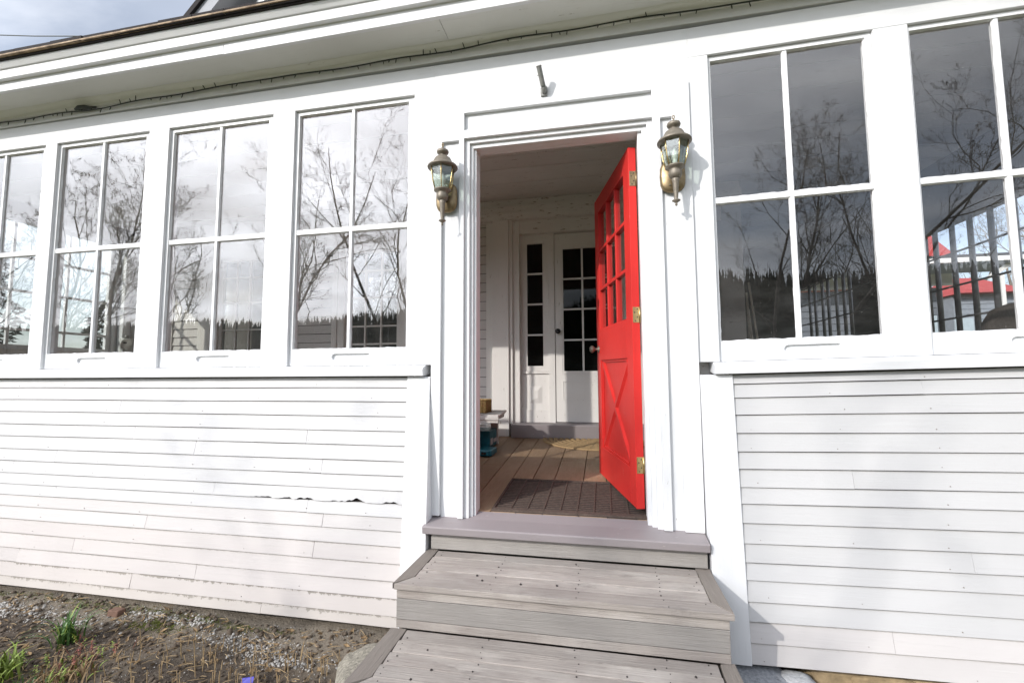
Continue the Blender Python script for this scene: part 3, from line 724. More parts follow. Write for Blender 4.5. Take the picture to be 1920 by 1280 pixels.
# pilaster beside the entrance, entablature over it
P(box(-0.567, -0.482, YW - 0.035, YW + .1, 0.17, 2.52), 'wall_trim', 'inner', 0.003)
P(box(-0.482, -0.300, YW - 0.10, YW + .1, 0.17, 2.52), 'pilaster', 'inner', 0.003)
P(box(-0.300, -0.262, YW - 0.075, YW + .1, 0.30, 2.52), 'wall_trim', 'inner', 0.003)
P(box(-0.262, -0.190, YW - 0.045, YW + .1, 0.30, 2.514), 'wall_trim', 'inner', 0.003)
for (z0, z1, yy) in ((2.515, 2.60, 0.11), (2.601, 2.68, 0.09), (2.681, 2.78, 0.05)):
    P(box(-5.4, 2.08, YW - yy, YW - 0.052 if yy < 0.06 else YW - 0.0505, z0, z1) if False else box(-5.4, 2.08, YW - yy, YW + 0.0, z0, z1), 'frieze_board', 'inner_x', 0.003)
P(box(-0.19, 1.9, YW - 0.03, YW + 0.1, 2.37, 2.519), 'frieze_board', 'inner_x', 0.003)
P(box(1.25, 1.82, YW, YW + .1, 0.0, 2.52), 'inner_wall', 'inner', 0)
P(box(1.822, 2.09, YW - 0.02, YW + 0.25, 0.0, 2.66), 'wall_end', 'grey_slab', 0.003)
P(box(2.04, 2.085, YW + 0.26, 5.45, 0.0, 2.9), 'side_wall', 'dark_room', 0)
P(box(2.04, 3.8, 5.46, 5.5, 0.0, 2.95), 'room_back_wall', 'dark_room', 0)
# door step
P(MB().prism([(-0.262, y, z) for y, z in [(2.12, 0.168), (2.115, 0.300), (2.125, 0.306), (2.42, 0.314), (2.42, 0.168)]], (2.0, 0, 0)), 'door_step', 'mauve', 0.003)
# sidelight
Y2 = 2.335
def panel_open(name, x0, x1, z0, z1, gx0, gx1, gz0, gz1, cols, rows, y, mat='inner', th=0.045, yoff=0.012, label=None):
    mb = MB(); mb.box(x0, gx0, y, y + th, z0, z1); mb.box(gx1, x1, y, y + th, z0, z1); mb.box(gx0, gx1, y, y + th, gz1, z1); mb.box(gx0, gx1, y, y + th, z0, gz0)
    w = mb.build(name, mat, house)
    if label: w['label'] = label
    xs_ = [gx0 + (gx1 - gx0) * i / cols for i in range(cols + 1)]; zs_ = [gz0 + (gz1 - gz0) * i / rows for i in range(rows + 1)]
    for xx in xs_[1:-1]: box(xx - .010, xx + .010, y + .006, y + th - .006, gz0, gz1).build('muntin', mat, w)
    for zz in zs_[1:-1]: box(gx0, gx1, y + .004, y + th - .004, zz - .009, zz + .009).build('muntin', mat, w)
    for i in range(cols):
        for j in range(rows):
            box(xs_[i], xs_[i + 1], y + .02, y + .023, zs_[j], zs_[j + 1]).build('pane', 'glass_dim', w)
    return w
sl = panel_open('sidelight', -0.19, 0.118, 0.862, 2.369, -0.118, 0.056, 0.915, 2.270, 1, 4, Y2)
P(box(-0.19, 0.118, Y2 - 0.012, Y2 + 0.04, 0.83, 0.8605), 'sidelight_sill', 'inner', 0.002)
pb = P(box(-0.19, 0.118, Y2 + 0.004, Y2 + 0.04, 0.31, 0.829), 'apron_panel', 'inner', 0.002)
MB().hexa([(-0.10, Y2 + .0035, .515), (0.04, Y2 + .0035, .515), (0.04, Y2 + .0035, .70), (-0.10, Y2 + .0035, .70)], [(-0.055, Y2 - .010, .565), (-0.005, Y2 - .010, .565), (-0.005, Y2 - .010, .65), (-0.055, Y2 - .010, .65)]).build('raised_boss', 'inner', pb, 0)
box(-0.19, 0.118, Y2 - 0.004, Y2 + 0.0035, 0.31, 0.445).build('base_rail', 'inner', pb, 0.002)
P(box(0.119, 0.186, Y2 - 0.018, Y2 + 0.05, 0.31, 2.37), 'door_post', 'inner', 0.002)
idr = panel_open('inner_door', 0.190, 0.99, 0.318, 2.362, 0.280, 0.90, 0.858, 2.190, 3, 4, Y2 - 0.006, label='white inner door with dark panes and black knob')
MB().lathe([(0.0, -.03), (.012, -.03), (.014, -.01), (.012, 0), (.02, .006), (.029, .018), (.028, .032), (.016, .042), (0.0, .044)], (0, 0, 0), 16).warp(lambda x, y, z: (0.222 + x, Y2 - 0.016 - z, 1.285 + y)).build('door_knob', 'black', idr, 0, True)
for (a, b, c, d) in ((0.262, 0.905, 0.555, 0.562), (0.262, 0.905, 0.800, 0.806), (0.262, 0.268, 0.562, 0.800)):
    pass
rp = MB()   # sunk lower panel drawn by its moulding
for (a, b, c, d) in ((0.262, 0.918, 0.742, 0.752), (0.262, 0.918, 0.550, 0.560), (0.262, 0.272, 0.560, 0.742), (0.908, 0.918, 0.560, 0.742), (0.262, 0.918, 0.826, 0.834), (0.258, 0.264, 0.834, 2.21)):
    rp.box(a, b, Y2 - .0115, Y2 - .0062, c, d)
rp.build('moulding', 'inner', idr, 0.001)
P(box(0.991, 1.25, Y2 - .018, Y2 + .05, 0.31, 2.37), 'door_post', 'inner', 0.002)
# left end of the porch: a glazed end wall
P(box(-5.6, -5.5, 0.101, 0.55, -0.2, 2.9), 'end_wall', 'inner', 0); P(box(-5.6, -5.5, 2.12, 2.5, -0.2, 2.9), 'end_wall', 'white_z', 0)
P(box(-5.6, -5.5, 0.551, 2.119, -0.2, 1.12), 'end_wall', 'inner', 0); P(box(-5.6, -5.5, 0.551, 2.119, 2.56, 2.9), 'end_wall', 'inner', 0)
P(box(-5.48, -5.40, 2.17, 2.295, 0.2, 2.60), 'corner_post', 'white_z', 0.003)
ewn = MB(); ewn.box(-5.57, -5.53, .552, .60, 1.121, 2.559); ewn.box(-5.57, -5.53, 2.07, 2.118, 1.121, 2.559); ewn.box(-5.57, -5.53, .60, 2.07, 1.121, 1.17); ewn.box(-5.57, -5.53, .60, 2.07, 2.51, 2.559)
ewo = ewn.build('end_window', 'sash', house)
for yy in (1.10, 1.62): box(-5.563, -5.537, yy - .012, yy + .012, 1.17, 2.51).build('muntin', 'sash', ewo)
for zz in (1.34, 1.76, 2.14): box(-5.565, -5.535, .60, 2.07, zz - .013, zz + .013).build('muntin', 'sash', ewo)
box(-5.552, -5.549, .60, 2.07, 1.17, 2.51).build('pane', 'glass_in', ewo)
# right end: open side with a barred screen
XR = 3.8
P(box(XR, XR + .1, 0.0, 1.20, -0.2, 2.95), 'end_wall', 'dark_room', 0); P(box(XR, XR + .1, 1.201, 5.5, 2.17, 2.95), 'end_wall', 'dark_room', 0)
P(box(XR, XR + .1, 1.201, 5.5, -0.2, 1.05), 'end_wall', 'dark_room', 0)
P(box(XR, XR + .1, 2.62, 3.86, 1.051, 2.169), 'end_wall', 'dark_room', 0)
scr = P(box(XR - .03, XR - .002, 1.201, 5.4, 1.052, 1.09), 'barred_screen', 'bar', 0.002)
for yy in [1.33, 1.545, 1.762, 1.975, 2.18, 2.394, 2.58, 3.95, 4.10, 4.296, 4.524, 4.69, 4.924, 5.102]:
    MB().tube([(XR + .02, yy, 1.09), (XR + .02, yy, 2.169)], 0.021, 8).build('screen_bar', 'bar', scr, 0, True)
for zz in (1.303, 1.587, 1.885): MB().tube([(XR - .012, 1.201, zz), (XR - .012, 5.4, zz)], 0.009, 6).build('cross_rod', 'bar', scr, 0, True)
lean = [((2.20, 2.5, 0.2), (2.10, 2.26, 1.62)), ((2.26, 2.45, 0.2), (2.11, 2.26, 1.45)), ((2.32, 2.4, 0.2), (2.12, 2.25, 1.72))]
for i, ((a, b), lb) in enumerate(zip(lean, ('leftmost of the thin pale poles', 'middle one of the thin pale poles', 'rightmost of the thin pale poles'))):
    o = MB().tube([a, b], 0.011, 6).build('leaning_pole', 'stick', None, 0, True)
    dedup_tag(o, lb + ' leaning on the grey wall behind the dark window', 'pole', 'poles leaning on the grey wall end')

# ---- the open red door (hinged on the right jamb, swung inwards)
HX, HY = 0.905, 0.115
dv = Vector((-0.235, 0.972, 0)).normalized(); nv = Vector((-dv.y, dv.x, 0))     # nv points to the left = outer face
DT, DW, Z0, Z1 = 0.045, 0.90, 0.062, 2.140
def dp(u, n_, z): q = Vector((HX, HY, 0)) + dv * u + nv * n_; return (q.x, q.y, z + 0.018 * u)
def dbox(mb, u0, u1, n0, n1, z0, z1):
    mb.hexa([dp(u0, n0, z0), dp(u1, n0, z0), dp(u1, n0, z1), dp(u0, n0, z1)], [dp(u0, n1, z0), dp(u1, n1, z0), dp(u1, n1, z1), dp(u0, n1, z1)]); return mb
rd = MB()
GZ0, GZ1 = 1.135, 2.02
dbox(rd, 0, 0.115, 0, DT, Z0, Z1); dbox(rd, DW - 0.115, DW, 0, DT, Z0, Z1)
dbox(rd, 0.115, DW - 0.115, 0, DT, GZ1, Z1); dbox(rd, 0.115, DW - 0.115, 0, DT, 0.90, GZ1 - (GZ1 - GZ0)); dbox(rd, 0.115, DW - 0.115, 0, DT, Z0, 0.27)
door = rd.build('door', 'red', house, 0.002, label='red half-glazed door with crossed lower panel, swung inwards')
dbox(MB(), 0.115, DW - 0.115, 0.012, 0.026, 0.27, 0.90).build('sunk_panel', 'red', door)
ux0, ux1 = 0.115, DW - 0.115
for (a, b) in (((ux0, 0.27), (ux1, 0.90)), ((ux0, 0.90), (ux1, 0.27))):
    A = Vector(a); B = Vector(b); d = (B - A).normalized(); q = Vector((-d.y, d.x)) * 0.030
    zoff = 0.0 if a[1] < 0.5 else 0.0006
    poly = [A + q * 0.0 + Vector((0, 0.0)), A + q, B + q, B, B - q, A - q]
    pts4 = [A - q + d * 0.028, B - q - d * 0.028, B + q - d * 0.028, A + q + d * 0.028]
    # a raised diagonal with sloped shoulders
    h_ = MB(); q2 = q * 0.45
    lo = [dp(p.x, 0.0255, p.y) for p in pts4]
    hi = [dp(p.x, 0.040 + zoff, p.y) for p in [A - q2 + d * 0.03, B - q2 - d * 0.03, B + q2 - d * 0.03, A + q2 + d * 0.03]]
    h_.hexa(lo, hi).build('cross_brace', 'red', door)
# sticking round the lower panel
st = MB()
for (u0, u1, z0, z1) in ((ux0, ux1, 0.884, 0.90), (ux0, ux1, 0.27, 0.286), (ux0, ux0 + .014, 0.286, 0.884), (ux1 - .014, ux1, 0.286, 0.884)):
    dbox(st, u0, u1, 0.026, 0.036, z0, z1)
st.build('moulding', 'red', door, 0.003)
for i in (1, 2):
    u = ux0 + (ux1 - ux0) * i / 3; dbox(MB(), u - .012, u + .012, .006, DT - .004, GZ0, GZ1).build('muntin', 'red', door, 0.004)
    z = GZ0 + (GZ1 - GZ0) * i / 3; dbox(MB(), ux0, ux1, .005, DT - .003, z - .012, z + .012).build('muntin', 'red', door, 0.004)
for i in range(3):
    for j in range(3):
        u0 = ux0 + (ux1 - ux0) * i / 3; u1 = ux0 + (ux1 - ux0) * (i + 1) / 3; z0 = GZ0 + (GZ1 - GZ0) * j / 3; z1 = GZ0 + (GZ1 - GZ0) * (j + 1) / 3
        dbox(MB(), u0, u1, .020, .023, z0, z1).build('pane', 'glass_in', door)
def hinge(zc, mat='brass'):
    c = dp(0, DT * 0.5, zc)
    mb = MB()
    e = Vector(dp(0, 0, zc)); w = 0.036
    # leaf on the hinge edge of the door, facing outside
    mb.hexa([dp(-0.002, 0.004, zc - .045), dp(-0.002, 0.004 + w, zc - .045), dp(-0.002, 0.004 + w, zc + .045), dp(-0.002, 0.004, zc + .045)],
            [dp(0.0, 0.004, zc - .045), dp(0.0, 0.004 + w, zc - .045), dp(0.0, 0.004 + w, zc + .045), dp(0.0, 0.004, zc + .045)])
    h = mb.build('hinge', mat, door, 0.001)
    k = Vector(dp(-0.004, 0.001, zc))
    MB().tube([(k.x, k.y, k.z - .047), (k.x, k.y, k.z + .047)], 0.0045, 8).build('hinge_pin', mat, h, 0, True)
    for (a, b) in ((0.3, 0.032), (0.7, 0.014), (0.3, -0.014), (0.6, -0.034)):
        MB().hexa([dp(-0.0032, .004 + w * a - .003, zc + b - .003), dp(-.0032, .004 + w * a + .003, zc + b - .003), dp(-.0032, .004 + w * a + .003, zc + b + .003), dp(-.0032, .004 + w * a - .003, zc + b + .003)],
                  [dp(-0.002, .004 + w * a - .003, zc + b - .003), dp(-.002, .004 + w * a + .003, zc + b - .003), dp(-.002, .004 + w * a + .003, zc + b + .003), dp(-.002, .004 + w * a - .003, zc + b + .003)]).build('screw', 'nail', h)
hinge(1.95); hinge(1.145, 'bright_brass'); hinge(0.30, 'bright_brass')
prof = [(0.0, 0.0), (.026, 0.0), (.026, .004), (.010, .008), (.009, .028), (.018, .036), (.027, .048), (.027, .058), (.018, .068), (0.0, .071)]
def knob(u, z, side):
    mb = MB().lathe(prof, (0, 0, 0), 18)
    def wf(x, y, zz):
        base = Vector(dp(u, (DT if side > 0 else 0.0) + side * zz, z))
        q = base + dv * x; return (q.x, q.y, q.z + y)
    mb.warp(wf).build('door_knob', 'pewter', door, 0, True)
knob(DW - 0.06, 0.985, 1); knob(DW - 0.06, 0.985, -1)

# ================================================================== STEPS
steps = thing('wooden_steps', (0.45, -0.5, -0.62), 'weathered grey plank steps with framed treads leading up to the red door', 'steps')
def SP(mb, name, mat, bevel=0.002, **kw): return mb.build(name, mat, steps, bevel, **kw)
XL, XRr = -0.285, 1.190
SP(box(-0.270, 1.183, -0.082, -0.062, -0.158, -0.0685), 'riser', 'riser')
T1 = -0.165
ysT = [-0.084, -0.168, -0.252, -0.334, -0.418]
for i in range(len(ysT) - 1):
    z_ = T1 - 0.002 * (i % 2)
    SP(MB().prism([(XL + 0.066, ysT[i + 1] + .0024, z_), (XRr - 0.068, ysT[i + 1] + .0024, z_), (XRr - 0.066, ysT[i] - .0022, z_), (XL + 0.060, ysT[i] - .0022, z_)], (0, 0, -0.024)), 'tread_plank', 'deck')
SP(MB().prism([(XL, -0.510, T1), (XRr + .004, -0.510, T1), (XRr - 0.066, -0.4195, T1), (XL + 0.066, -0.4195, T1)], (0, 0, -0.026)), 'tread_plank', 'deck')
SP(MB().prism([(XL - 0.008, -0.508, T1 + .001), (XL + 0.0645, -0.4195, T1 + .001), (XL + 0.0555, -0.063, T1 + .001), (XL - 0.008, -0.063, T1 + .001)], (0, 0, -0.026)), 'side_trim', 'deck_trim')
SP(MB().prism([(XRr + 0.003, -0.505, T1 + .001), (XRr + 0.003, -0.063, T1 + .001), (XRr - 0.0645, -0.063, T1 + .001), (XRr - 0.0645, -0.4195, T1 + .001)], (0, 0, -0.026)), 'side_trim', 'deck_trim')
for (a, b, mt) in ((-0.194, -0.236, 'deck'), (-0.2385, -0.329, 'riser'), (-0.3315, -0.368, 'deck')):
    SP(box(XL + 0.006, XRr - 0.012, -0.492, -0.470, b, a), 'riser', mt)
T2 = -0.370
ys2 = [-0.493, -0.578, -0.664, -0.750, -0.832]
for i in range(len(ys2) - 1):
    z_ = T2 - 0.002 * ((i + 1) % 2)
    SP(MB().prism([(XL + 0.070, ys2[i + 1] + .0024, z_), (XRr - 0.068, ys2[i + 1] + .0024, z_), (XRr - 0.066, ys2[i] - .0022, z_), (XL + 0.062, ys2[i] - .0022, z_)], (0, 0, -0.024)), 'tread_plank', 'deck')
SP(MB().prism([(XL - 0.004, -0.925, T2), (XRr + .004, -0.925, T2), (XRr - 0.066, -0.8335, T2), (XL + 0.070, -0.8335, T2)], (0, 0, -0.026)), 'tread_plank', 'deck')
SP(MB().prism([(XL - 0.022, -0.905, T2 + .001), (XL + 0.0675, -0.8335, T2 + .001), (XL + 0.0605, -0.494, T2 + .001), (XL - 0.016, -0.494, T2 + .001)], (0, 0, -0.026)), 'side_trim', 'deck_trim')
SP(MB().prism([(XRr + 0.010, -0.905, T2 + .001), (XRr + 0.003, -0.480, T2 + .001), (XRr - 0.055, -0.494, T2 + .001), (XRr - 0.0645, -0.8335, T2 + .001)], (0, 0, -0.026)), 'side_trim', 'deck_trim')
for x_ in (XL + .01, XRr - 0.035):
    SP(box(x_, x_ + .022, -0.469, -0.084, -0.62, T1 - .0265), 'stringer', 'deck_trim'); SP(box(x_, x_ + .022, -0.90, -0.4705, -0.62, T2 - .0265), 'stringer', 'deck_trim')
SP(box(XL + .012, XRr - .012, -0.905, -0.885, -0.62, T2 - .0265), 'riser', 'riser')
nl = MB()
for (zt, rows, xl_) in ((T1, [(-0.105, -0.15), (-0.19, -0.235), (-0.272, -0.315), (-0.355, -0.4), (-0.44, -0.49)], 0), (T2, [(-0.51, -0.56), (-0.6, -0.645), (-0.685, -0.73), (-0.77, -0.815), (-0.855, -0.905)], 1)):
    for pr in rows:
        for yy in pr:
            for xx in (-0.19, 0.165, 0.56, 0.93, 1.09):
                if rnd.random() < 0.12: continue
                a, b = xx + rnd.uniform(-.012, .012), yy + rnd.uniform(-.005, .005)
                r_ = rnd.uniform(.0022, .0036)
                nl.tube([(a, b, zt - .003), (a, b, zt + .0012)], r_, 6)
for _ in range(14):
    a, b = rnd.uniform(-.15, 1.1), rnd.choice([rnd.uniform(-.48, -.1), rnd.uniform(-.9, -.52)])
    zt = T1 if b > -.49 else T2
    nl.tube([(a, b, zt - .003), (a + .003, b, zt + .0016)], rnd.uniform(.003, .0065), 6)
SP(nl, 'nail_heads', 'nail', 0, kind='stuff')

# ================================================================== LANTERNS
def lantern(cx, cz, label):
    cy = -0.098
    t = thing('wall_lantern', (cx, -0.02, cz - 0.30), label, 'lantern', 'brass lanterns either side of the door')
    c = (cx, cy, cz)
    def zf(z): return z * 1.02 if z > -0.1505 else (-0.1535 + (z + 0.1505) * 1.33 if z > -0.2485 else -0.2838 + (z + 0.2485) * 1.14)
    def lz(pr): return [(r_ * 1.07, zf(z_)) for r_, z_ in pr]
    # back plate: clipped shield
    pl = []
    for k in range(20):
        a = 2 * math.pi * k / 20; r_ = 1.0
        x_ = math.copysign(abs(math.cos(a)) ** 0.75, math.cos(a)) * 0.068; z_ = math.copysign(abs(math.sin(a)) ** 0.6, math.sin(a)) * 0.092
        pl.append((x_, z_))
    px, pz = cx - 0.002, cz - 0.300
    mb = MB().hexa if False else MB()
    mb.prism([(px + x_, -0.017, pz + z_) for x_, z_ in pl], (0, 0.0, 0)) if False else None
    mb.add([(px + x_, -0.0155, pz + z_) for x_, z_ in pl] + [(px + x_ * .96, -0.026, pz + z_ * .96) for x_, z_ in pl] + [(px + x_ * .80, -0.036, pz + z_ * .84) for x_, z_ in pl],
           [(i, (i + 1) % 20, 20 + (i + 1) % 20, 20 + i) for i in range(20)] + [(20 + i, 20 + (i + 1) % 20, 40 + (i + 1) % 20, 40 + i) for i in range(20)] + [tuple(range(40, 60))])
    bp = mb.build('back_plate', 'brass', t, 0, True)
    for zz in (-0.055, 0.045): MB().tube([(px - .018, -0.036, pz + zz), (px - .018, -0.041, pz + zz)], .0045, 8).build('screw', 'pewter', bp, 0, True)
    MB().tube([(cx, -0.034, pz - 0.012), (cx, -0.06, pz - 0.022), (cx, -0.085, pz - 0.012), (cx, cy, cz - 0.335)], [.015, .014, .012, .011], 10).build('arm', 'pewter', t, 0, True)
    MB().lathe(lz([(0.0, -.436), (.004, -.434), (.007, -.428), (.004, -.422), (.011, -.417), (.020, -.411), (.020, -.408), (.009, -.402), (.0095, -.398), (.0155, -.318), (.019, -.306), (.014, -.302)]), c).build('tail_finial', 'pewter', t, 0, True)
    MB().lathe(lz([(.016, -.305), (.027, -.298), (.032, -.288), (.032, -.272), (.027, -.264), (.034, -.258), (.047, -.252), (.047, -.247), (0.0, -.246)]), c).build('collar', 'pewter', t, 0, True)
    # six glass panels between brass ribs
    zg = [-.248, -.215, -.18, -.148]; rg = [.047, .0595, .067, .0705]
    def pt(k, i, dr=0): a = 2 * math.pi * k / 6 + math.pi / 6 + 0.22; return (cx + (rg[i] + dr) * math.cos(a), cy + (rg[i] + dr) * math.sin(a), cz + zf(zg[i]))
    for k in range(6):
        g_ = MB()
        for i in range(4): g_.v += [pt(k, i, -.001), pt(k + 1, i, -.001)]
        for i in range(4): g_.v += [pt(k, i, -.003), pt(k + 1, i, -.003)]
        for i in range(3): g_.f += [(2 * i, 2 * i + 1, 2 * i + 3, 2 * i + 2), (8 + 2 * i, 10 + 2 * i, 11 + 2 * i, 9 + 2 * i)]
        g_.build('glass_panel', 'lampglass', t)
        MB().tube([pt(k, i, .0005) for i in range(4)], 0.0034, 6).build('rib', 'bright_brass', t, 0, True)
    MB().lathe(lz([(.060, -.150), (.082, -.148), (.0835, -.143), (.080, -.136), (.066, -.128), (.056, -.118), (.050, -.104), (.043, -.090), (.030, -.079), (.018, -.074), (.014, -.070), (.020, -.064), (.031, -.058), (.034, -.050), (.031, -.041), (.018, -.034), (.009, -.031), (.0085, -.026), (0.0, -.025)]), c).build('cap', 'pewter', t, 0, True)
    # top loop
    MB().tube([(cx, cy, cz - .027), (cx, cy, cz - .014)], .0035, 8).build('stem', 'brass', t, 0, True)
    MB().tube([(cx + .0055 * math.cos(a), cy, cz - .0075 + .0095 * math.sin(a)) for a in [R(360 * q / 14) for q in range(15)]], .0026, 6).build('loop', 'brass', t, 0, True)
    MB().lathe(lz([(.011, -.245), (.012, -.225), (.010, -.222), (.014, -.215), (.0165, -.205), (.014, -.190), (.008, -.176), (.002, -.166), (0, -.164)]), c, 14).build('candle_bulb', 'bulbm', t, 0, True)
lantern(-0.213, 2.174, 'weathered brass lantern on the white casing left of the open door')
lantern(1.090, 2.186, 'weathered brass lantern on the white casing right of the open door')

# ================================================================== FLAGPOLE BRACKET
fb = thing('flagpole_bracket', (0.39, -0.001, 2.46), 'grey metal flagpole holder screwed to the boards over the door', 'bracket')
MB().prism([(0.363, -0.012, 2.449), (0.401, -0.012, 2.449), (0.403, -0.012, 2.50), (0.394, -0.012, 2.512), (0.372, -0.012, 2.510), (0.362, -0.012, 2.497)], (0, 0.0105, 0)).build('base_plate', 'grey_metal', fb, 0.002)
MB().tube([(0.386, -0.010, 2.468), (0.386, -0.034, 2.478), (0.383, -0.042, 2.492)], [.014, .014, .010], 10).build('knuckle', 'grey_metal', fb, 0, True)
ba, bb = Vector((0.382, -0.042, 2.488)), Vector((0.364, -0.092, 2.578))
t_ = MB().tube([ba, bb], 0.0145, 14, cap=False); t_.tube([bb, ba + (bb - ba) * 0.3], 0.0118, 14, cap=True)
t_.build('socket_tube', 'grey_metal', fb, 0, True)
MB().tube([bb - (bb - ba) * .03, bb + (bb - ba) * .02], .0160, 14, False).build('rim', 'grey_metal', fb, 0, True)
MB().tube([Vector((0.372, -0.062, 2.545)), Vector((0.352, -0.066, 2.541))], .003, 8).build('thumb_screw', 'grey_metal', fb, 0, True)

# ================================================================== STRING LIGHTS
sl_ = thing('string_lights', (-1.2, -0.02, 2.79), 'dark cable with tiny bulbs strung along under the white eave', 'string lights')
pts = []
x = -4.2
while x < 2.2:
    z = 2.782 + 0.0093 * (x + 3.9) + 0.006 * math.sin(x * 2.7) + 0.004 * math.sin(x * 9.1)
    pts.append((x, -0.020 - 0.004 * math.sin(x * 7) - 0.004, z)); x += 0.045
MB().tube(pts, 0.0045, 6).build('cable', 'cable', sl_, 0, True)
for i, p in enumerate(pts):
    if i % 2 == (1 if rnd.random() < 0.12 else 0):
        continue
    upd = -1 if rnd.random() < 0.62 else 1
    q = Vector(p); l_ = rnd.uniform(0.016, 0.034); e = Vector((rnd.uniform(-.012, .012), -0.004 if upd < 0 else -0.010, l_ * upd))
    MB().tube([q, q + e * 0.55, q + e * 0.6, q + e], [.0026, .0032, .0036, .0020], 6).build('bulb', 'cable', sl_, 0, True)
MB().tube([(-3.13, -0.03, 2.797), (-3.09, -0.034, 2.803), (-3.03, -0.034, 2.80), (-2.99, -.028, 2.796), (-2.94, -.024, 2.795)], [.008, .016, .015, .009, .006], 8).build('plug', 'cable', sl_, 0, True)

# ================================================================== THINGS IN THE PORCH
# rubber doormat
mat_ = thing('doormat', (0.48, 0.09, 0.012), 'dark dusty rubber grid doormat on the floorboards inside the threshold', 'doormat')
def mz(y): return fz(y) + 0.002
def fbox(mb, x0, x1, y0, y1, h0, h1):
    mb.hexa([(x0, y0, mz(y0) + h0), (x1, y0, mz(y0) + h0), (x1, y0, mz(y0) + h1), (x0, y0, mz(y0) + h1)], [(x0, y1, mz(y1) + h0), (x1, y1, mz(y1) + h0), (x1, y1, mz(y1) + h1), (x0, y1, mz(y1) + h1)]); return mb
fbox(MB(), 0.035, 0.925, 0.088, 0.70, 0.0, 0.003).build('base_sheet', 'rubber', mat_)
br = MB()
fbox(br, 0.035, 0.925, 0.088, 0.118, 0.0031, 0.013)
fbox(br, 0.035, 0.925, 0.688, 0.70, 0.0031, 0.013); fbox(br, 0.035, 0.047, 0.118, 0.688, 0.0031, 0.013); fbox(br, 0.913, 0.925, 0.118, 0.688, 0.0031, 0.013)
br.build('border', 'rubber_bar', mat_)
for i in range(1, 9):
    xx = 0.047 + 0.866 * i / 9; fbox(MB(), xx - .004, xx + .004, 0.118, 0.688, 0.0031, 0.0095).build('long_rib', 'rubber_bar', mat_)
for j in range(1, 19):
    yy = 0.118 + 0.570 * j / 19
    fbox(MB(), 0.047, 0.913, yy - .007, yy + .006, 0.0031, 0.0060).build('cross_strip', 'rubber_bar' if j % 1 == 0 else 'rubber', mat_)
# half-round straw mat
sm = thing('straw_mat', (0.62, 2.10, 0.17), 'half-round woven straw mat against the grey inner doorstep', 'mat')
for k in range(10):
    r0 = 0.055 * k; r1 = 0.055 * (k + 1) - 0.004
    mb = MB(); n = 40
    for i in range(n + 1):
        a = math.pi + math.pi * i / n
        for (rr, hh) in ((r0, .001), (r0 + .006, .012 + .003 * (i % 2)), (r1 - .006, .012 + .003 * ((i + 1) % 2)), (r1, .001)):
            x_ = 0.62 + rr * math.cos(a); y_ = 2.108 + rr * 0.84 * math.sin(a); mb.v.append((x_, y_, fz(y_) + .002 + hh))
    for i in range(n):
        for q in range(3):
            a = i * 4 + q; mb.f.append((a, a + 1, a + 5, a + 4))
    mb.build('woven_ring', 'straw', sm, 0, True)
# bench
bn = thing('porch_bench', (-0.45, 1.55, 0.12), 'low whitewashed plank bench against the left wall inside the porch', 'bench')
bx0, bx1 = -1.35, -0.185
for i, (ya, yc) in enumerate(((1.26, 1.375), (1.382, 1.50), (1.507, 1.62), (1.627, 1.74), (1.747, 1.86))):
    box(bx0, bx1 - 0.017 * i, ya, yc, 0.452, 0.474).build('seat_plank', 'bench', bn, 0.003)
box(bx0, bx1 - .01, 1.248, 1.2585, 0.405, 0.474).build('apron', 'bench', bn, 0.002)
box(bx0, bx1 - .004, 1.236, 1.247, 0.430, 0.455).build('front_rail', 'bench', bn, 0.002)
box(bx1 - 0.10, bx1 - .09, 1.26, 1.86, 0.405, 0.451).build('end_rail', 'bench', bn, 0.002)
for yy in (1.265, 1.80):
    box(-1.30, -1.25, yy, yy + .05, fz(yy) + .004, 0.4045).build('leg', 'bench', bn, 0.003)
box(-0.40, -0.33, 1.80, 1.85, fz(1.8) + .004, 0.4045).build('leg', 'bench', bn, 0.003)
# wicker box on the bench
wb = thing('wicker_box', (-0.50, 1.50, 0.475), 'small square golden wicker box standing on the porch bench', 'box')
w0 = MB()
for j in range(7):
    z0 = 0.476 + j * 0.017
    for (a, b, c, d) in ((-0.595, -0.345, 1.40, 1.408), (-0.595, -0.345, 1.592, 1.60), (-0.595, -0.587, 1.408, 1.592), (-0.353, -0.345, 1.408, 1.592)):
        o_ = 0.003 * (j % 2); w0.box(a - o_, b + o_, c - o_, d + o_, z0, z0 + 0.0155)
w0.build('woven_side', 'wicker', wb, 0.004)
box(-0.59, -0.35, 1.405, 1.595, 0.476, 0.482).build('bottom', 'wicker', wb)
for xx in np.arange(-0.585, -0.34, 0.03):
    MB().tube([(float(xx), 1.396, 0.476), (float(xx), 1.396, 0.594)], .004, 6).build('stake', 'wicker', wb, 0, True)
for yy in np.arange(1.41, 1.60, 0.03):
    MB().tube([(-0.341, float(yy), 0.476), (-0.341, float(yy), 0.594)], .004, 6).build('stake', 'wicker', wb, 0, True)
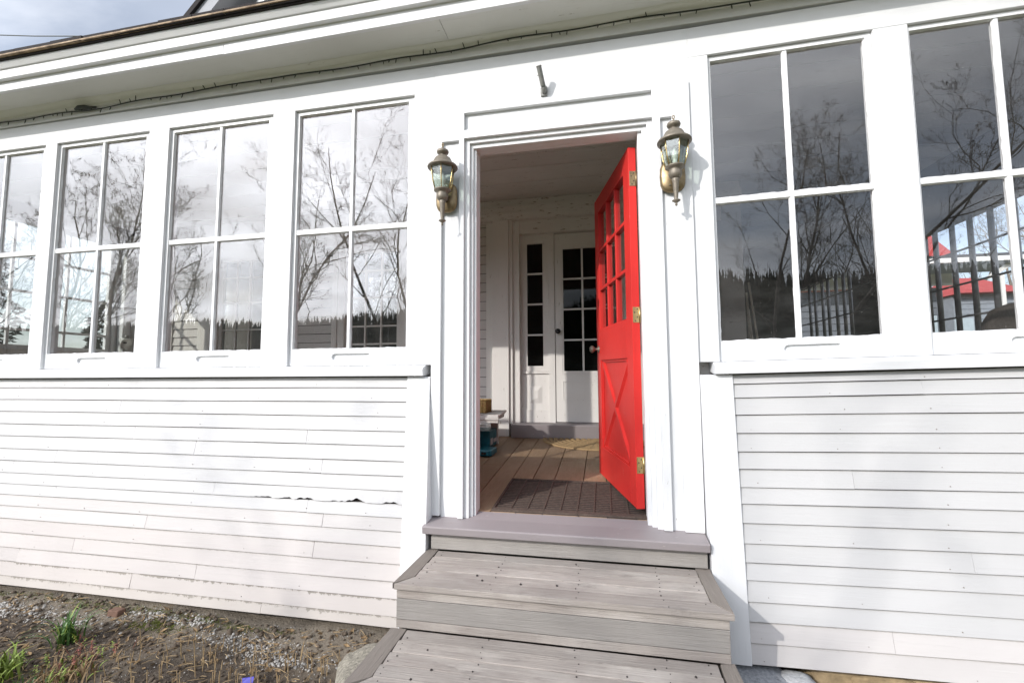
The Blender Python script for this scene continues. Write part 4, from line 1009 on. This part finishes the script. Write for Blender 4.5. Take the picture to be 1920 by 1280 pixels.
# teal tool stand and box below the bench
tl = thing('teal_machine_stand', (-0.36, 1.42, 0.12), 'small teal cast metal machine stand on the floor under the bench', 'tool stand')
f0 = fz(1.42)
fl_ = lambda a, b, c, d, e, f: box(a, b, c, d, f0 + e, f0 + f)
fl_(-0.62, -0.265, 1.30, 1.50, 0.003, 0.055).build('foot', 'teal', tl, 0.008)
fl_(-0.375, -0.29, 1.285, 1.2995, 0.010, 0.048).build('foot_socket', 'teal', tl, 0.004)
fl_(-0.352, -0.312, 1.281, 1.2845, 0.018, 0.040).build('socket_hole', 'black', tl)
MB().hexa([(-0.56, 1.36, f0 + .055), (-0.40, 1.36, f0 + .055), (-0.40, 1.44, f0 + .055), (-0.56, 1.44, f0 + .055)], [(-0.52, 1.37, f0 + .27), (-0.47, 1.37, f0 + .27), (-0.47, 1.43, f0 + .27), (-0.52, 1.43, f0 + .27)]).build('column', 'teal', tl, 0.004)
MB().hexa([(-0.44, 1.33, f0 + .055), (-0.39, 1.33, f0 + .055), (-0.39, 1.37, f0 + .055), (-0.44, 1.37, f0 + .055)], [(-0.51, 1.33, f0 + .24), (-0.47, 1.33, f0 + .24), (-0.47, 1.37, f0 + .24), (-0.51, 1.37, f0 + .24)]).build('brace', 'teal', tl, 0.004)
fl_(-0.60, -0.43, 1.34, 1.46, 0.271, 0.29).build('top_plate', 'teal', tl, 0.004)
fl_(-0.60, -0.52, 1.292, 1.2995, 0.018, 0.040).build('name_strip', 'paper', tl)
tb = thing('carton', (-0.30, 1.68, 0.13), 'dark teal printed carton behind the teal stand under the bench', 'box')
f1 = fz(1.68)
box(-0.62, -0.34, 1.53, 1.84, f1 + .016, f1 + .17).build('body', 'teal', tb, 0.003)
for (a, b, c, d) in ((1.56, 1.64, .04, .10), (1.67, 1.80, .05, .085)):
    box(-0.3395, -0.3385, a, b, f1 + c, f1 + d).build('printed_label', 'paper', tb)
# upholstered chair seen through the right window
ch = thing('upholstered_chair', (3.30, 0.95, 0.07), 'dark upholstered chair whose rounded back shows behind the rightmost window', 'chair')
prf = [(-0.25, 0.52), (-0.265, 0.9), (-0.25, 1.14), (-0.20, 1.22), (-0.10, 1.262), (0.05, 1.275), (0.17, 1.262), (0.23, 1.22), (0.26, 1.12), (0.265, 0.9), (0.25, 0.52)]
MB().prism([(3.42 + a, 0.93, b) for a, b in prf], (0, 0.10, 0)).build('backrest', 'uphol', ch, 0.03, True)
box(3.18, 3.66, 0.50, 0.93, 0.42, 0.54).build('seat', 'uphol', ch, 0.03, True)
for (a, b) in ((3.20, .53), (3.60, .53), (3.20, .93), (3.60, .93)): box(a, a + .045, b, b + .045, fz(b) + .004, 0.42).build('leg', 'black', ch, 0.003)
# electric meter on the far corner post
em = thing('electric_meter', (-5.38, 2.15, 1.2), 'round grey electric meter seen through the second window from the left', 'meter')
box(-5.395, -5.33, 2.14, 2.28, 1.02, 1.32).build('meter_box', 'meter', em, 0.006)
MB().lathe([(0, 0), (.075, 0), (.078, .01), (.072, .02), (.068, .07), (.05, .085), (0, .088)], (0, 0, 0), 24).warp(lambda x, y, z: (-5.325 + z * 0.55, 2.17 + x - z * .6, 1.235 + y)).build('meter_dial', 'meter', em, 0.0, True)
box(-5.275, -5.268, 2.09, 2.13, 1.245, 1.265).build('display', 'black', em)
MB().tube([(-5.36, 2.2, 1.32), (-5.36, 2.2, 1.36)], 0.025, 10).build('conduit_cap', 'grey_metal', em, 0, True)

# ================================================================== STONES
def stone(name, mat, c, s, seed, label, sub=3, flat=0.25, rot=0.0, amp=0.16):
    bm = __import__('bmesh').new(); import bmesh
    bmesh.ops.create_icosphere(bm, subdivisions=sub + 1, radius=1.0)
    for v in bm.verts:
        n = v.co.normalized()
        q = Vector([math.copysign(abs(k) ** (1 - flat), k) for k in n])
        d = 1 + amp * mn.fractal(q * 1.4 + Vector((seed, 0, 0)), 0.9, 2.1, 4) + 0.03 * mn.noise(q * 9 + Vector((seed, 5, 0)))
        p = Vector((q.x * s[0], q.y * s[1], q.z * s[2])) * d
        v.co = Matrix.Rotation(rot, 3, 'Z') @ p
    me = bpy.data.meshes.new(name); bm.to_mesh(me); bm.free(); me.materials.append(M[mat])
    me.polygons.foreach_set('use_smooth', [True] * len(me.polygons))
    o = bpy.data.objects.new(name, me); COL.objects.link(o); o.location = c
    o['label'] = label; o['category'] = 'stone'
    return o
stone('boulder', 'boulder', (-0.41, -0.53, -0.615), (0.135, 0.19, 0.12), 3.1, 'speckled tan boulder half hidden by the left edge of the steps', rot=0.3)
stone('granite_block', 'granite', (1.36, -0.13, -0.68), (0.155, 0.11, 0.10), 5.2, 'blue-grey granite block under the right corner of the steps', flat=0.55, amp=0.08)
stone('granite_block', 'granite_l', (1.54, -0.15, -0.685), (0.10, 0.10, 0.10), 8.2, 'pale granite stone beside the blue-grey block', flat=0.4, amp=0.10)
fst = [((1.74, 0.02, -0.66), (0.13, 0.09, 0.09), 1.7), ((1.92, -0.02, -0.655), (0.15, 0.07, 0.08), 2.9), ((2.22, 0.0, -0.665), (0.26, 0.08, 0.105), 4.4), ((2.75, 0.0, -0.66), (0.3, 0.09, 0.11), 6.1), ((3.3, 0.0, -0.66), (0.27, 0.09, 0.11), 7.3)]
fl2 = ['tan fieldstone beside the pale granite at the foot of the wall', 'small split tan fieldstone under the right clapboards', 'long flat tan fieldstone under the right clapboards', 'tan foundation stone near the lower right corner', 'tan foundation stone beyond the lower right corner']
for (c, s_, sd_), lb in zip(fst, fl2): stone('fieldstone', 'fieldstone', c, s_, sd_, lb, flat=0.5, amp=0.12)
stone('brick_shard', 'rust', (-2.20, -0.24, -0.605), (0.042, 0.028, 0.024), 9.9, 'rust-coloured shard of stone behind the green tuft', flat=0.6, amp=0.1)
# foundation in shadow behind the boards
P(box(-4.6, -0.30, -0.03, 0.03, -0.75, -0.556), 'foundation', 'backing', 0); P(box(1.25, 3.78, 0.06, 0.10, -0.80, -0.50), 'foundation', 'backing', 0)

# ================================================================== GROUND COVER
def gz(x, y): 
    q = mn.fractal(Vector((x * 6, y * 6, 0)), 0.8, 2.1, 5) * 0.014
    return hgt(x, y) + q + 0.004
def scatter(name, mat, n, region, size, seed, flat=0.6, weight=None, spiky=0.0):
    rr = random.Random(seed); mb = MB(); c = 0; tries = 0
    while c < n and tries < n * 30:
        tries += 1
        x_, y_ = rr.uniform(region[0], region[1]), rr.uniform(region[2], region[3])
        if weight and rr.random() > weight(x_, y_): continue
        s_ = size[0] + (size[1] - size[0]) * rr.random() ** 2.5
        z_ = gz(x_, y_) + s_ * 0.25
        o = len(mb.v)
        base = [(1, 0, 0), (-1, 0, 0), (0, 1, 0), (0, -1, 0), (0, 0, 1), (0, 0, -1)]
        a = rr.uniform(0, 6.28); ca, sa = math.cos(a), math.sin(a); ti = rr.uniform(-.5, .5)
        # a rounded octahedron with its edge midpoints pushed out
        V_ = []
        for bx in base:
            k = s_ * rr.uniform(0.75, 1.2); V_.append(Vector(bx) * k)
        ed = [(0, 2), (2, 1), (1, 3), (3, 0), (0, 4), (2, 4), (1, 4), (3, 4), (0, 5), (2, 5), (1, 5), (3, 5)]
        for (p, q) in ed: V_.append((V_[p] + V_[q]) * 0.5 * rr.uniform(1.15, 1.42))
        for v in V_:
            vx, vy, vz = v.x, v.y * 0.75, v.z * flat
            vz += vx * ti
            mb.v.append((x_ + vx * ca - vy * sa, y_ + vx * sa + vy * ca, z_ + vz))
        E_ = {frozenset(e): 6 + i for i, e in enumerate(ed)}
        for (p, q, r_) in ((0, 2, 4), (2, 1, 4), (1, 3, 4), (3, 0, 4), (2, 0, 5), (1, 2, 5), (3, 1, 5), (0, 3, 5)):
            pq, qr, rp_ = E_[frozenset((p, q))], E_[frozenset((q, r_))], E_[frozenset((r_, p))]
            mb.f += [tuple(o + i for i in t) for t in ((p, pq, rp_), (pq, q, qr), (rp_, qr, r_), (pq, qr, rp_))]
        c += 1
    return mb.build(name, mat, None, 0, True, kind='stuff')
def blob(cx, cy, rx_, ry_): return lambda x, y: math.exp(-((x - cx) / rx_) ** 2 - ((y - cy) / ry_) ** 2)
def many(*bs): return lambda x, y: min(1.0, sum(b(x, y) for b in bs))
scatter('soil_clods', 'clod', 5200, (-4.2, -0.36, -1.35, -0.14), (0.003, 0.019), 1, 0.7)
grav = scatter('gravel', 'pebble', 2400, (-4.6, -0.35, -0.9, -0.13), (0.0025, 0.012), 2, 0.6, many(blob(-1.25, -0.31, .22, .05), blob(-0.95, -0.42, .20, .05), blob(-2.0, -0.22, .20, .035), blob(-2.9, -0.33, .5, .06), blob(-1.65, -0.24, .12, .03)))
scatter('gravel_specks', 'pebble', 2200, (-3.6, -0.33, -0.8, -0.13), (0.0015, 0.005), 3, 0.7)
# moss cushions
rr = random.Random(5); ms = MB()
for (cx_, cy_, rx_, ry_, n_) in ((-1.85, -0.30, .16, .04, 900), (-1.60, -0.20, .3, .035, 600), (-2.3, -0.19, .4, .035, 900), (-2.0, -0.75, .25, .08, 500), (-3.2, -0.18, .5, .04, 400), (-1.2, -0.19, .2, .02, 130), (1.5, -0.25, .1, .1, 60)):
    for _ in range(n_):
        x_, y_ = rr.gauss(cx_, rx_ * .6), rr.gauss(cy_, ry_ * .6)
        if y_ > -0.13: continue
        z_ = gz(x_, y_)
        for q in range(3):
            a = rr.uniform(0, 6.28); l_ = rr.uniform(.004, .013); d_ = Vector((math.cos(a), math.sin(a), rr.uniform(.5, 1.6))).normalized() * l_
            sd_ = Vector((-math.sin(a), math.cos(a), 0)) * .0016
            p0 = Vector((x_ + rr.uniform(-.004, .004), y_ + rr.uniform(-.004, .004), z_ - .001))
            ms.add([p0 - sd_, p0 + sd_, p0 + d_], [(0, 1, 2)])
ms.build('moss', 'moss', None, 0, kind='stuff')
# cut dry stalks standing in the bed, straw lying about
rr = random.Random(9); sk = MB()
for _ in range(150):
    x_, y_ = rr.gauss(-1.05, .42), rr.uniform(-0.82, -0.36)
    if x_ > -0.48: continue
    z_ = gz(x_, y_) - .005; h_ = rr.uniform(.03, .10)
    sk.tube([(x_, y_, z_), (x_ + rr.uniform(-.012, .012), y_ + rr.uniform(-.012, .012), z_ + h_)], [.0022, .0018], 5)
for _ in range(620):
    x_, y_ = rr.uniform(-3.2, -0.4), rr.uniform(-1.1, -0.16)
    z_ = gz(x_, y_) + rr.uniform(.004, .016); a = rr.uniform(0, 6.28); l_ = rr.uniform(.015, .075)
    mid_ = Vector((x_, y_, z_ + rr.uniform(0, .006))); d_ = Vector((math.cos(a), math.sin(a), rr.uniform(-.15, .2))) * l_ * .5
    sk.tube([mid_ - d_, mid_ + Vector((rr.uniform(-.005, .005), rr.uniform(-.005, .005), .002)), mid_ + d_], [.0014, .0018, .001], 4)
sk.build('dry_stalks', 'stalk', None, 0, kind='stuff')
lf = MB()
for _ in range(750):
    x_, y_ = rr.uniform(-3.6, -0.4), rr.uniform(-1.2, -0.15)
    z_ = gz(x_, y_) + rr.uniform(.003, .014); a = rr.uniform(0, 6.28); l_ = rr.uniform(.008, .026)
    u_ = Vector((math.cos(a), math.sin(a), rr.uniform(-.4, .4))) * l_; w_ = Vector((-math.sin(a), math.cos(a), rr.uniform(-.5, .5))) * l_ * .42
    c_ = Vector((x_, y_, z_)); lf.add([c_ - u_, c_ + w_ - u_ * .2, c_ + u_ + Vector((0, 0, l_ * .2)), c_ - w_ - u_ * .1, c_ + Vector((0, 0, -l_ * .2))], [(0, 4, 1), (1, 4, 2), (2, 4, 3), (3, 4, 0)])
lf.build('leaf_litter', 'leaf_o', None, 0, kind='stuff')
# green plants
def blade(mb, p, az, ln, w, bend, tilt):
    n = 7; o = len(mb.v); p = Vector(p); s_ = Vector((-math.sin(az), math.cos(az), 0))
    for i in range(n + 1):
        t = i / n; an = tilt + bend * t * t
        q = p + Vector((math.cos(az) * math.sin(an), math.sin(az) * math.sin(an), math.cos(an))) * ln * t
        ww = w * (1 - t ** 2.2) * (0.7 + 0.6 * min(t * 3, 1) * 0.5)
        mb.v += [tuple(q - s_ * ww), tuple(q + Vector((math.cos(az), math.sin(az), 0)) * ww * .35), tuple(q + s_ * ww)]
    for i in range(n):
        a = o + i * 3; mb.f += [(a, a + 1, a + 4, a + 3), (a + 1, a + 2, a + 5, a + 4)]
def tuft(name, c, n, ln, w, mat, label, seed, spread=.03, cat='plant', litter=None):
    rr = random.Random(seed); z0 = gz(c[0], c[1])
    t = thing(name, (c[0], c[1], z0), label, cat)
    for i in range(n):
        mb = MB(); blade(mb, (c[0] + rr.gauss(0, spread), c[1] + rr.gauss(0, spread), z0 - .004), rr.uniform(0, 6.28), ln * rr.uniform(.6, 1.1), w * rr.uniform(.7, 1.2), rr.uniform(.1, .9), rr.uniform(.05, .35))
        mb.build('leaf', mat if rr.random() < .85 else 'leaf_y', t, 0, True)
    return t
tuft('daffodil_tuft', (-2.20, -0.50), 44, 0.20, 0.0066, 'leaf', 'upright tuft of narrow green leaves in the bed at left', 21, .028)
tuft('green_plant', (-2.20, -0.82), 110, 0.15, 0.007, 'leaf_y', 'bright yellow-green clump cut by the lower left corner', 22, .065)
tuft('tan_dry_clump', (-1.86, -0.74), 130, 0.085, 0.005, 'leaf_o', 'tan dried clump spreading behind the bright corner clump', 24, .07)
tuft('grass_clump', (-1.96, -0.83), 44, 0.07, 0.004, 'leaf', 'low green clump right of the bright corner clump', 23, .045)
# red-stemmed seedlings around the tuft
t = thing('red_stemmed_plant', (-1.93, -0.60, gz(-1.93, -.6)), 'straggly plant with reddish stems beside the green tuft', 'plant')
rr = random.Random(31)
for i in range(38):
    x_, y_ = rr.gauss(-1.95, .10), rr.gauss(-.62, .07); z_ = gz(x_, y_); h_ = rr.uniform(.02, .07)
    e_ = Vector((x_ + rr.uniform(-.03, .03), y_ + rr.uniform(-.03, .03), z_ + h_))
    st_ = MB().tube([(x_, y_, z_ - .003), e_], [.0014, .0009], 4).build('stem', 'leaf_r', t)
    mb = MB()
    for k in range(5): blade(mb, e_ - Vector((0, 0, h_ * .15 * k)), rr.uniform(0, 6.28), rr.uniform(.012, .022), .0038, .8, .8)
    mb.build('leaf', rr.choice(['leaf_r', 'leaf_o', 'leaf_y']), t)
o = MB().prism([(-0.975, -0.640, -0.612), (-0.925, -0.622, -0.608), (-0.93, -0.61, -0.590), (-0.982, -0.626, -0.594)], (0.004, -0.004, 0.001)).build('plant_tag', 'tag_blue', None, 0.001)
dedup_tag(o, 'small violet-blue plastic plant tag in the soil at the bottom edge', 'plant tag')

# ================================================================== BEYOND THE RIGHT END: neighbour buildings
nb = thing('neighbour_building', (9.0, 10.5, -0.68), 'white neighbouring building with deep eaves and red roof seen through the rightmost window', 'building')
box(3.9, 10.6, 10.0, 10.06, 3.49, 3.60).build('fascia', 'nb_white', nb)
box(3.9, 10.6, 10.061, 11.2, 3.46, 3.489).build('soffit', 'nb_grey', nb)
box(3.9, 9.7, 11.21, 11.3, 3.18, 3.60).build('upper_wall', 'nb_white', nb)
box(3.9, 9.75, 11.15, 11.209, 3.14, 3.20).build('trim', 'nb_white', nb)
MB().prism([(3.9, 10.0, 3.62), (10.6, 10.0, 3.62), (10.6, 11.8, 3.95), (3.9, 11.8, 3.95)], (0, 0, 0.05)).build('porch_roof', 'shingle', nb)
MB().prism([(4.6, 12.0, 3.9), (10.55, 12.0, 3.9), (7.6, 12.0, 7.0)], (0, 6, 0)).build('roof', 'roof_red', nb)
MB().prism([(9.72, 10.2, 3.10), (9.80, 10.2, 3.08), (10.3, 10.2, 3.42), (10.22, 10.2, 3.50)], (0, .1, 0)).build('brace', 'nb_white', nb)
box(10.02, 10.10, 10.2, 10.28, -0.6, 3.2).build('post', 'nb_white', nb)
for j in range(21):
    z0 = -0.68 + j * 0.18
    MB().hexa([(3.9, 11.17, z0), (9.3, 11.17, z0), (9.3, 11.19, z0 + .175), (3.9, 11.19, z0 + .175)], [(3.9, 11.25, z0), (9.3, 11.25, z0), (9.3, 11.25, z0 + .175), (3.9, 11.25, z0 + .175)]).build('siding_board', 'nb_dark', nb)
box(8.95, 9.22, 11.10, 11.165, -0.6, 2.35).build('door', 'nb_panel', nb)
nb2 = thing('small_red_roofed_building', (13.6, 17, -0.68), 'small blue-grey building with a red hipped metal roof behind the white one', 'building')
for j in range(24):
    z0 = -0.68 + j * 0.18
    MB().hexa([(12.9, 15.97, z0), (14.7, 15.97, z0), (14.7, 15.99, z0 + .175), (12.9, 15.99, z0 + .175)], [(12.9, 16.05, z0), (14.7, 16.05, z0), (14.7, 16.05, z0 + .175), (12.9, 16.05, z0 + .175)]).build('siding_board', 'nb_grey', nb2)
MB().add([(12.75, 15.6, 3.62), (14.9, 15.6, 3.62), (14.9, 20, 3.62), (12.75, 20, 3.62), (13.5, 17.2, 4.42), (14.3, 17.2, 4.42)], [(0, 1, 5, 4), (1, 2, 5), (2, 3, 4, 5), (3, 0, 4), (3, 2, 1, 0)]).build('roof', 'roof_red', nb2)
box(12.75, 13.3, 15.90, 15.965, 0.4, 2.78).build('door', 'nb_panel', nb2)
box(12.85, 14.75, 16.1, 19.8, -0.68, 3.6).build('body', 'nb_grey', nb2)

# ================================================================== TREES
def bare_tree(base, H, seed, label, mat='bark', lean=(0, 0), spread=0.55, levels=4, stems=1, dens=1.0, r0=None, name='bare_tree', group='bare trees'):
    rr = random.Random(seed); t = thing(name, base, label, 'tree', group)
    tr, cr = MB(), MB()
    base = Vector(base)
    def grow(mb, p, d, ln, r, lev, seg=6):
        pts = [p.copy()]; rad = [r]; dirs = []
        dd = d.normalized(); q = p.copy(); n = max(3, seg - lev)
        for i in range(n):
            k = 0.16 if lev == 0 else 0.28
            dd = (dd + Vector((rr.gauss(0, k), rr.gauss(0, k), rr.gauss(0, k * .5) + (0.10 if lev else 0.03)))).normalized()
            q = q + dd * ln / n; pts.append(q.copy()); rad.append(max(r * (1 - 0.8 * (i + 1) / n), 0.0028)); dirs.append(dd.copy())
        mb.tube(pts, rad, 6 if lev == 0 else (4 if lev < 3 else 3), cap=False)
        return pts, rad, dirs
    def rec(p, d, ln, r, lev):
        mb = tr if lev == 0 else cr
        pts, rad, dirs = grow(mb, p, d, ln, r, lev, 9 if lev == 0 else 7)
        if lev >= levels: return
        nb_ = int((13 if lev == 0 else (8 if lev == 1 else (6 if lev == 2 else 5))) * dens)
        for i in range(nb_):
            t_ = rr.uniform(0.22 if lev == 0 else 0.12, 1.0); k = min(int(t_ * (len(pts) - 1)), len(pts) - 2); f_ = t_ * (len(pts) - 1) - k
            q = pts[k].lerp(pts[k + 1], f_); dd = dirs[k]
            a = rr.uniform(0, 6.28); side = dd.orthogonal().normalized(); side = Matrix.Rotation(a, 3, dd) @ side
            up_ = spread * rr.uniform(.7, 1.4)
            nd = (dd * 1.0 + side * up_ * 1.3).normalized()
            l2 = ln * rr.uniform(.28, .5) * (1.15 - .6 * t_)
            rec(q, nd, l2, max(rad[k] * rr.uniform(.38, .58), 0.0036), lev + 1)
    r0 = r0 or H * 0.0068
    for s_ in range(stems):
        a = rr.uniform(0, 6.28)
        d = Vector((lean[0] + (0.22 * math.cos(a) if stems > 1 else 0), lean[1] + (0.22 * math.sin(a) if stems > 1 else 0), 1))
        rec(base + Vector((0.15 * math.cos(a), .15 * math.sin(a), -0.1)) if stems > 1 else base - Vector((0, 0, .1)), d, H * rr.uniform(.85, 1.0) if stems > 1 else H, r0, 0)
    tr.build('trunk', mat, t, 0, True); cr.build('crown', mat, t, 0, True)
    return t
GZ = -0.68
TL = 'bare grey tree mirrored in '
bare_tree((-13.0, -25.5, GZ), 19.0, 41, TL + 'the window just left of the door', stems=2, dens=1.1, r0=.13)
bare_tree((-12.3, -12.0, GZ), 10.5, 42, TL + 'the right half of the third window', dens=1.0)
bare_tree((-18.9, -11.0, GZ), 11.0, 43, TL + 'the left half of the second window', stems=3, dens=1.1)
bare_tree((-25.5, -18.0, GZ), 13.0, 44, TL + 'the second window behind the broad one', stems=2)
bare_tree((-16.2, -20.0, GZ), 12.6, 45, TL + 'the left half of the window beside the door', dens=0.9)
bare_tree((-20.3, -16.0, GZ), 11.5, 46, TL + 'the left edge of the third window', lean=(.1, 0))
bare_tree((-25.0, -12.5, GZ), 9.0, 47, TL + 'the leftmost window', stems=2)
bare_tree((7.6, -15.0, GZ), 12.5, 48, TL + 'the dark window right of the door', stems=3, dens=1.0)
bare_tree((3.9, -17.0, GZ), 11.5, 49, TL + 'the left panes of the dark window right of the door', dens=0.9)
bare_tree((11.4, -14.0, GZ), 10.5, 50, TL + 'the rightmost window', stems=2)
bare_tree((15.6, 22.0, GZ), 11.0, 51, 'pale thick bare tree seen past the red roofs through the rightmost window', mat='bark_l', r0=.26, name='bare_tree', stems=1)
bare_tree((18.8, 24.0, GZ), 12.0, 52, 'bare tree with twisted limbs right of the pale one beyond the bars', mat='bark_l', r0=.2)
bare_tree((20.5, 30.0, GZ), 12.0, 53, 'thin bare tree far behind the red roofs', mat='bark', stems=2)
# dark conifer ridge (seen only mirrored in the panes)
fr = MB(); rr = random.Random(77)
def conifer(mb, x, y, z, H, r):
    n = 7; tiers = 6; o0 = len(mb.v)
    for k in range(tiers):
        zt = z + H * (0.12 + 0.88 * (k + 1.25) / (tiers + .25)); zb = z + H * (0.08 + 0.88 * k / tiers); rad_ = r * (1 - k / tiers) * rr.uniform(.85, 1.15) + .12
        o = len(mb.v); mb.v.append((x + rr.uniform(-.1, .1), y, min(zt, z + H)))
        for i in range(n):
            a = 6.283 * i / n + rr.uniform(-.2, .2); q = rad_ * (rr.uniform(.55, 1.2) if i % 2 else rr.uniform(.3, .7))
            mb.v.append((x + q * math.cos(a), y + q * math.sin(a), zb + rr.uniform(-.3, .3)))
        for i in range(n): mb.f.append((o, o + 1 + i, o + 1 + (i + 1) % n))
def ridge(x):
    t_ = min(1, max(0, (x + 30) / 60)); t_ = t_ * t_ * (3 - 2 * t_)
    return 17.5 + 10.5 * t_ + 3.0 * mn.noise(Vector((x * .018, 3, 1))) + 1.2 * mn.noise(Vector((x * .07, 9, 1)))
for i in range(4600):
    x_ = rr.uniform(-430, 170); y_ = -rr.uniform(146, 176)
    conifer(fr, x_, y_, ridge(x_) * (abs(y_) - 110) / 60 - .8, rr.uniform(8.5, 11.5), rr.uniform(1.6, 3.0))
fr.build('conifer_woods', 'conifer', None, 0, kind='stuff')
hl = MB()
for i in range(121):
    x_ = -480 + i * 6
    hl.v += [(x_, -108, GZ - .3), (x_, -170, ridge(x_)), (x_, -215, ridge(x_) + 1.0), (x_, -420, ridge(x_) + 2)]
for i in range(120):
    for k in range(3): hl.f.append((i * 4 + k, i * 4 + 4 + k, i * 4 + 5 + k, i * 4 + k + 1))
hl.build('hill', 'conifer', None, 0, kind='structure')

def evergreen(x, y, H, r, seed, label):
    rr = random.Random(seed); t = thing('evergreen_tree', (x, y, GZ), label, 'tree', 'evergreens beyond the left end')
    MB().tube([(x, y, GZ - .1), (x, y, GZ + H * .8)], [.14, .03], 6).build('trunk', 'bark', t, 0, True)
    mb = MB()
    for _ in range(2600):
        h_ = rr.random() ** 1.3; z_ = GZ + .3 + h_ * (H - .3); q = r * (1 - h_) * rr.uniform(.35, 1.05) * (0.8 + .3 * math.sin(z_ * 5 + seed)) + .05; a = rr.uniform(0, 6.28)
        c_ = Vector((x + q * math.cos(a), y + q * math.sin(a), z_)); d_ = Vector((math.cos(a), math.sin(a), rr.uniform(-.5, .3))).normalized() * rr.uniform(.08, .2); n_ = Vector((rr.gauss(0, 1), rr.gauss(0, 1), rr.gauss(0, 1))).normalized() * .06
        mb.add([c_ - n_, c_ + n_, c_ + d_], [(0, 1, 2)])
    mb.build('crown', 'conifer', t)
evergreen(-12.5, 3.2, 4.6, 1.5, 1, 'dark evergreen seen through the end of the porch in the leftmost window')
evergreen(-14.5, 5.8, 5.4, 1.7, 2, 'taller dark evergreen seen through the second window from the left')
evergreen(-11.5, 6.5, 3.4, 1.3, 3, 'smaller evergreen nearest the corner post in the second window')
bare_tree((-13.0, 4.6, GZ), 8.5, 61, 'bare tree standing among the evergreens beyond the left end of the porch')
# overhead wire
w_ = MB().tube([(-28.0, 12.0, 16.86), (-24.0, 12.0, 16.12), (-20.0, 12.0, 15.47), (-15, 12, 14.75), (-9, 12, 14.1)], 0.022, 6).build('overhead_wire', 'cable', None, 0, True)
dedup_tag(w_, 'thin overhead wire crossing the blue sky at upper left', 'wire')
for o in bpy.data.objects:
    if '_o' in o: del o['_o']
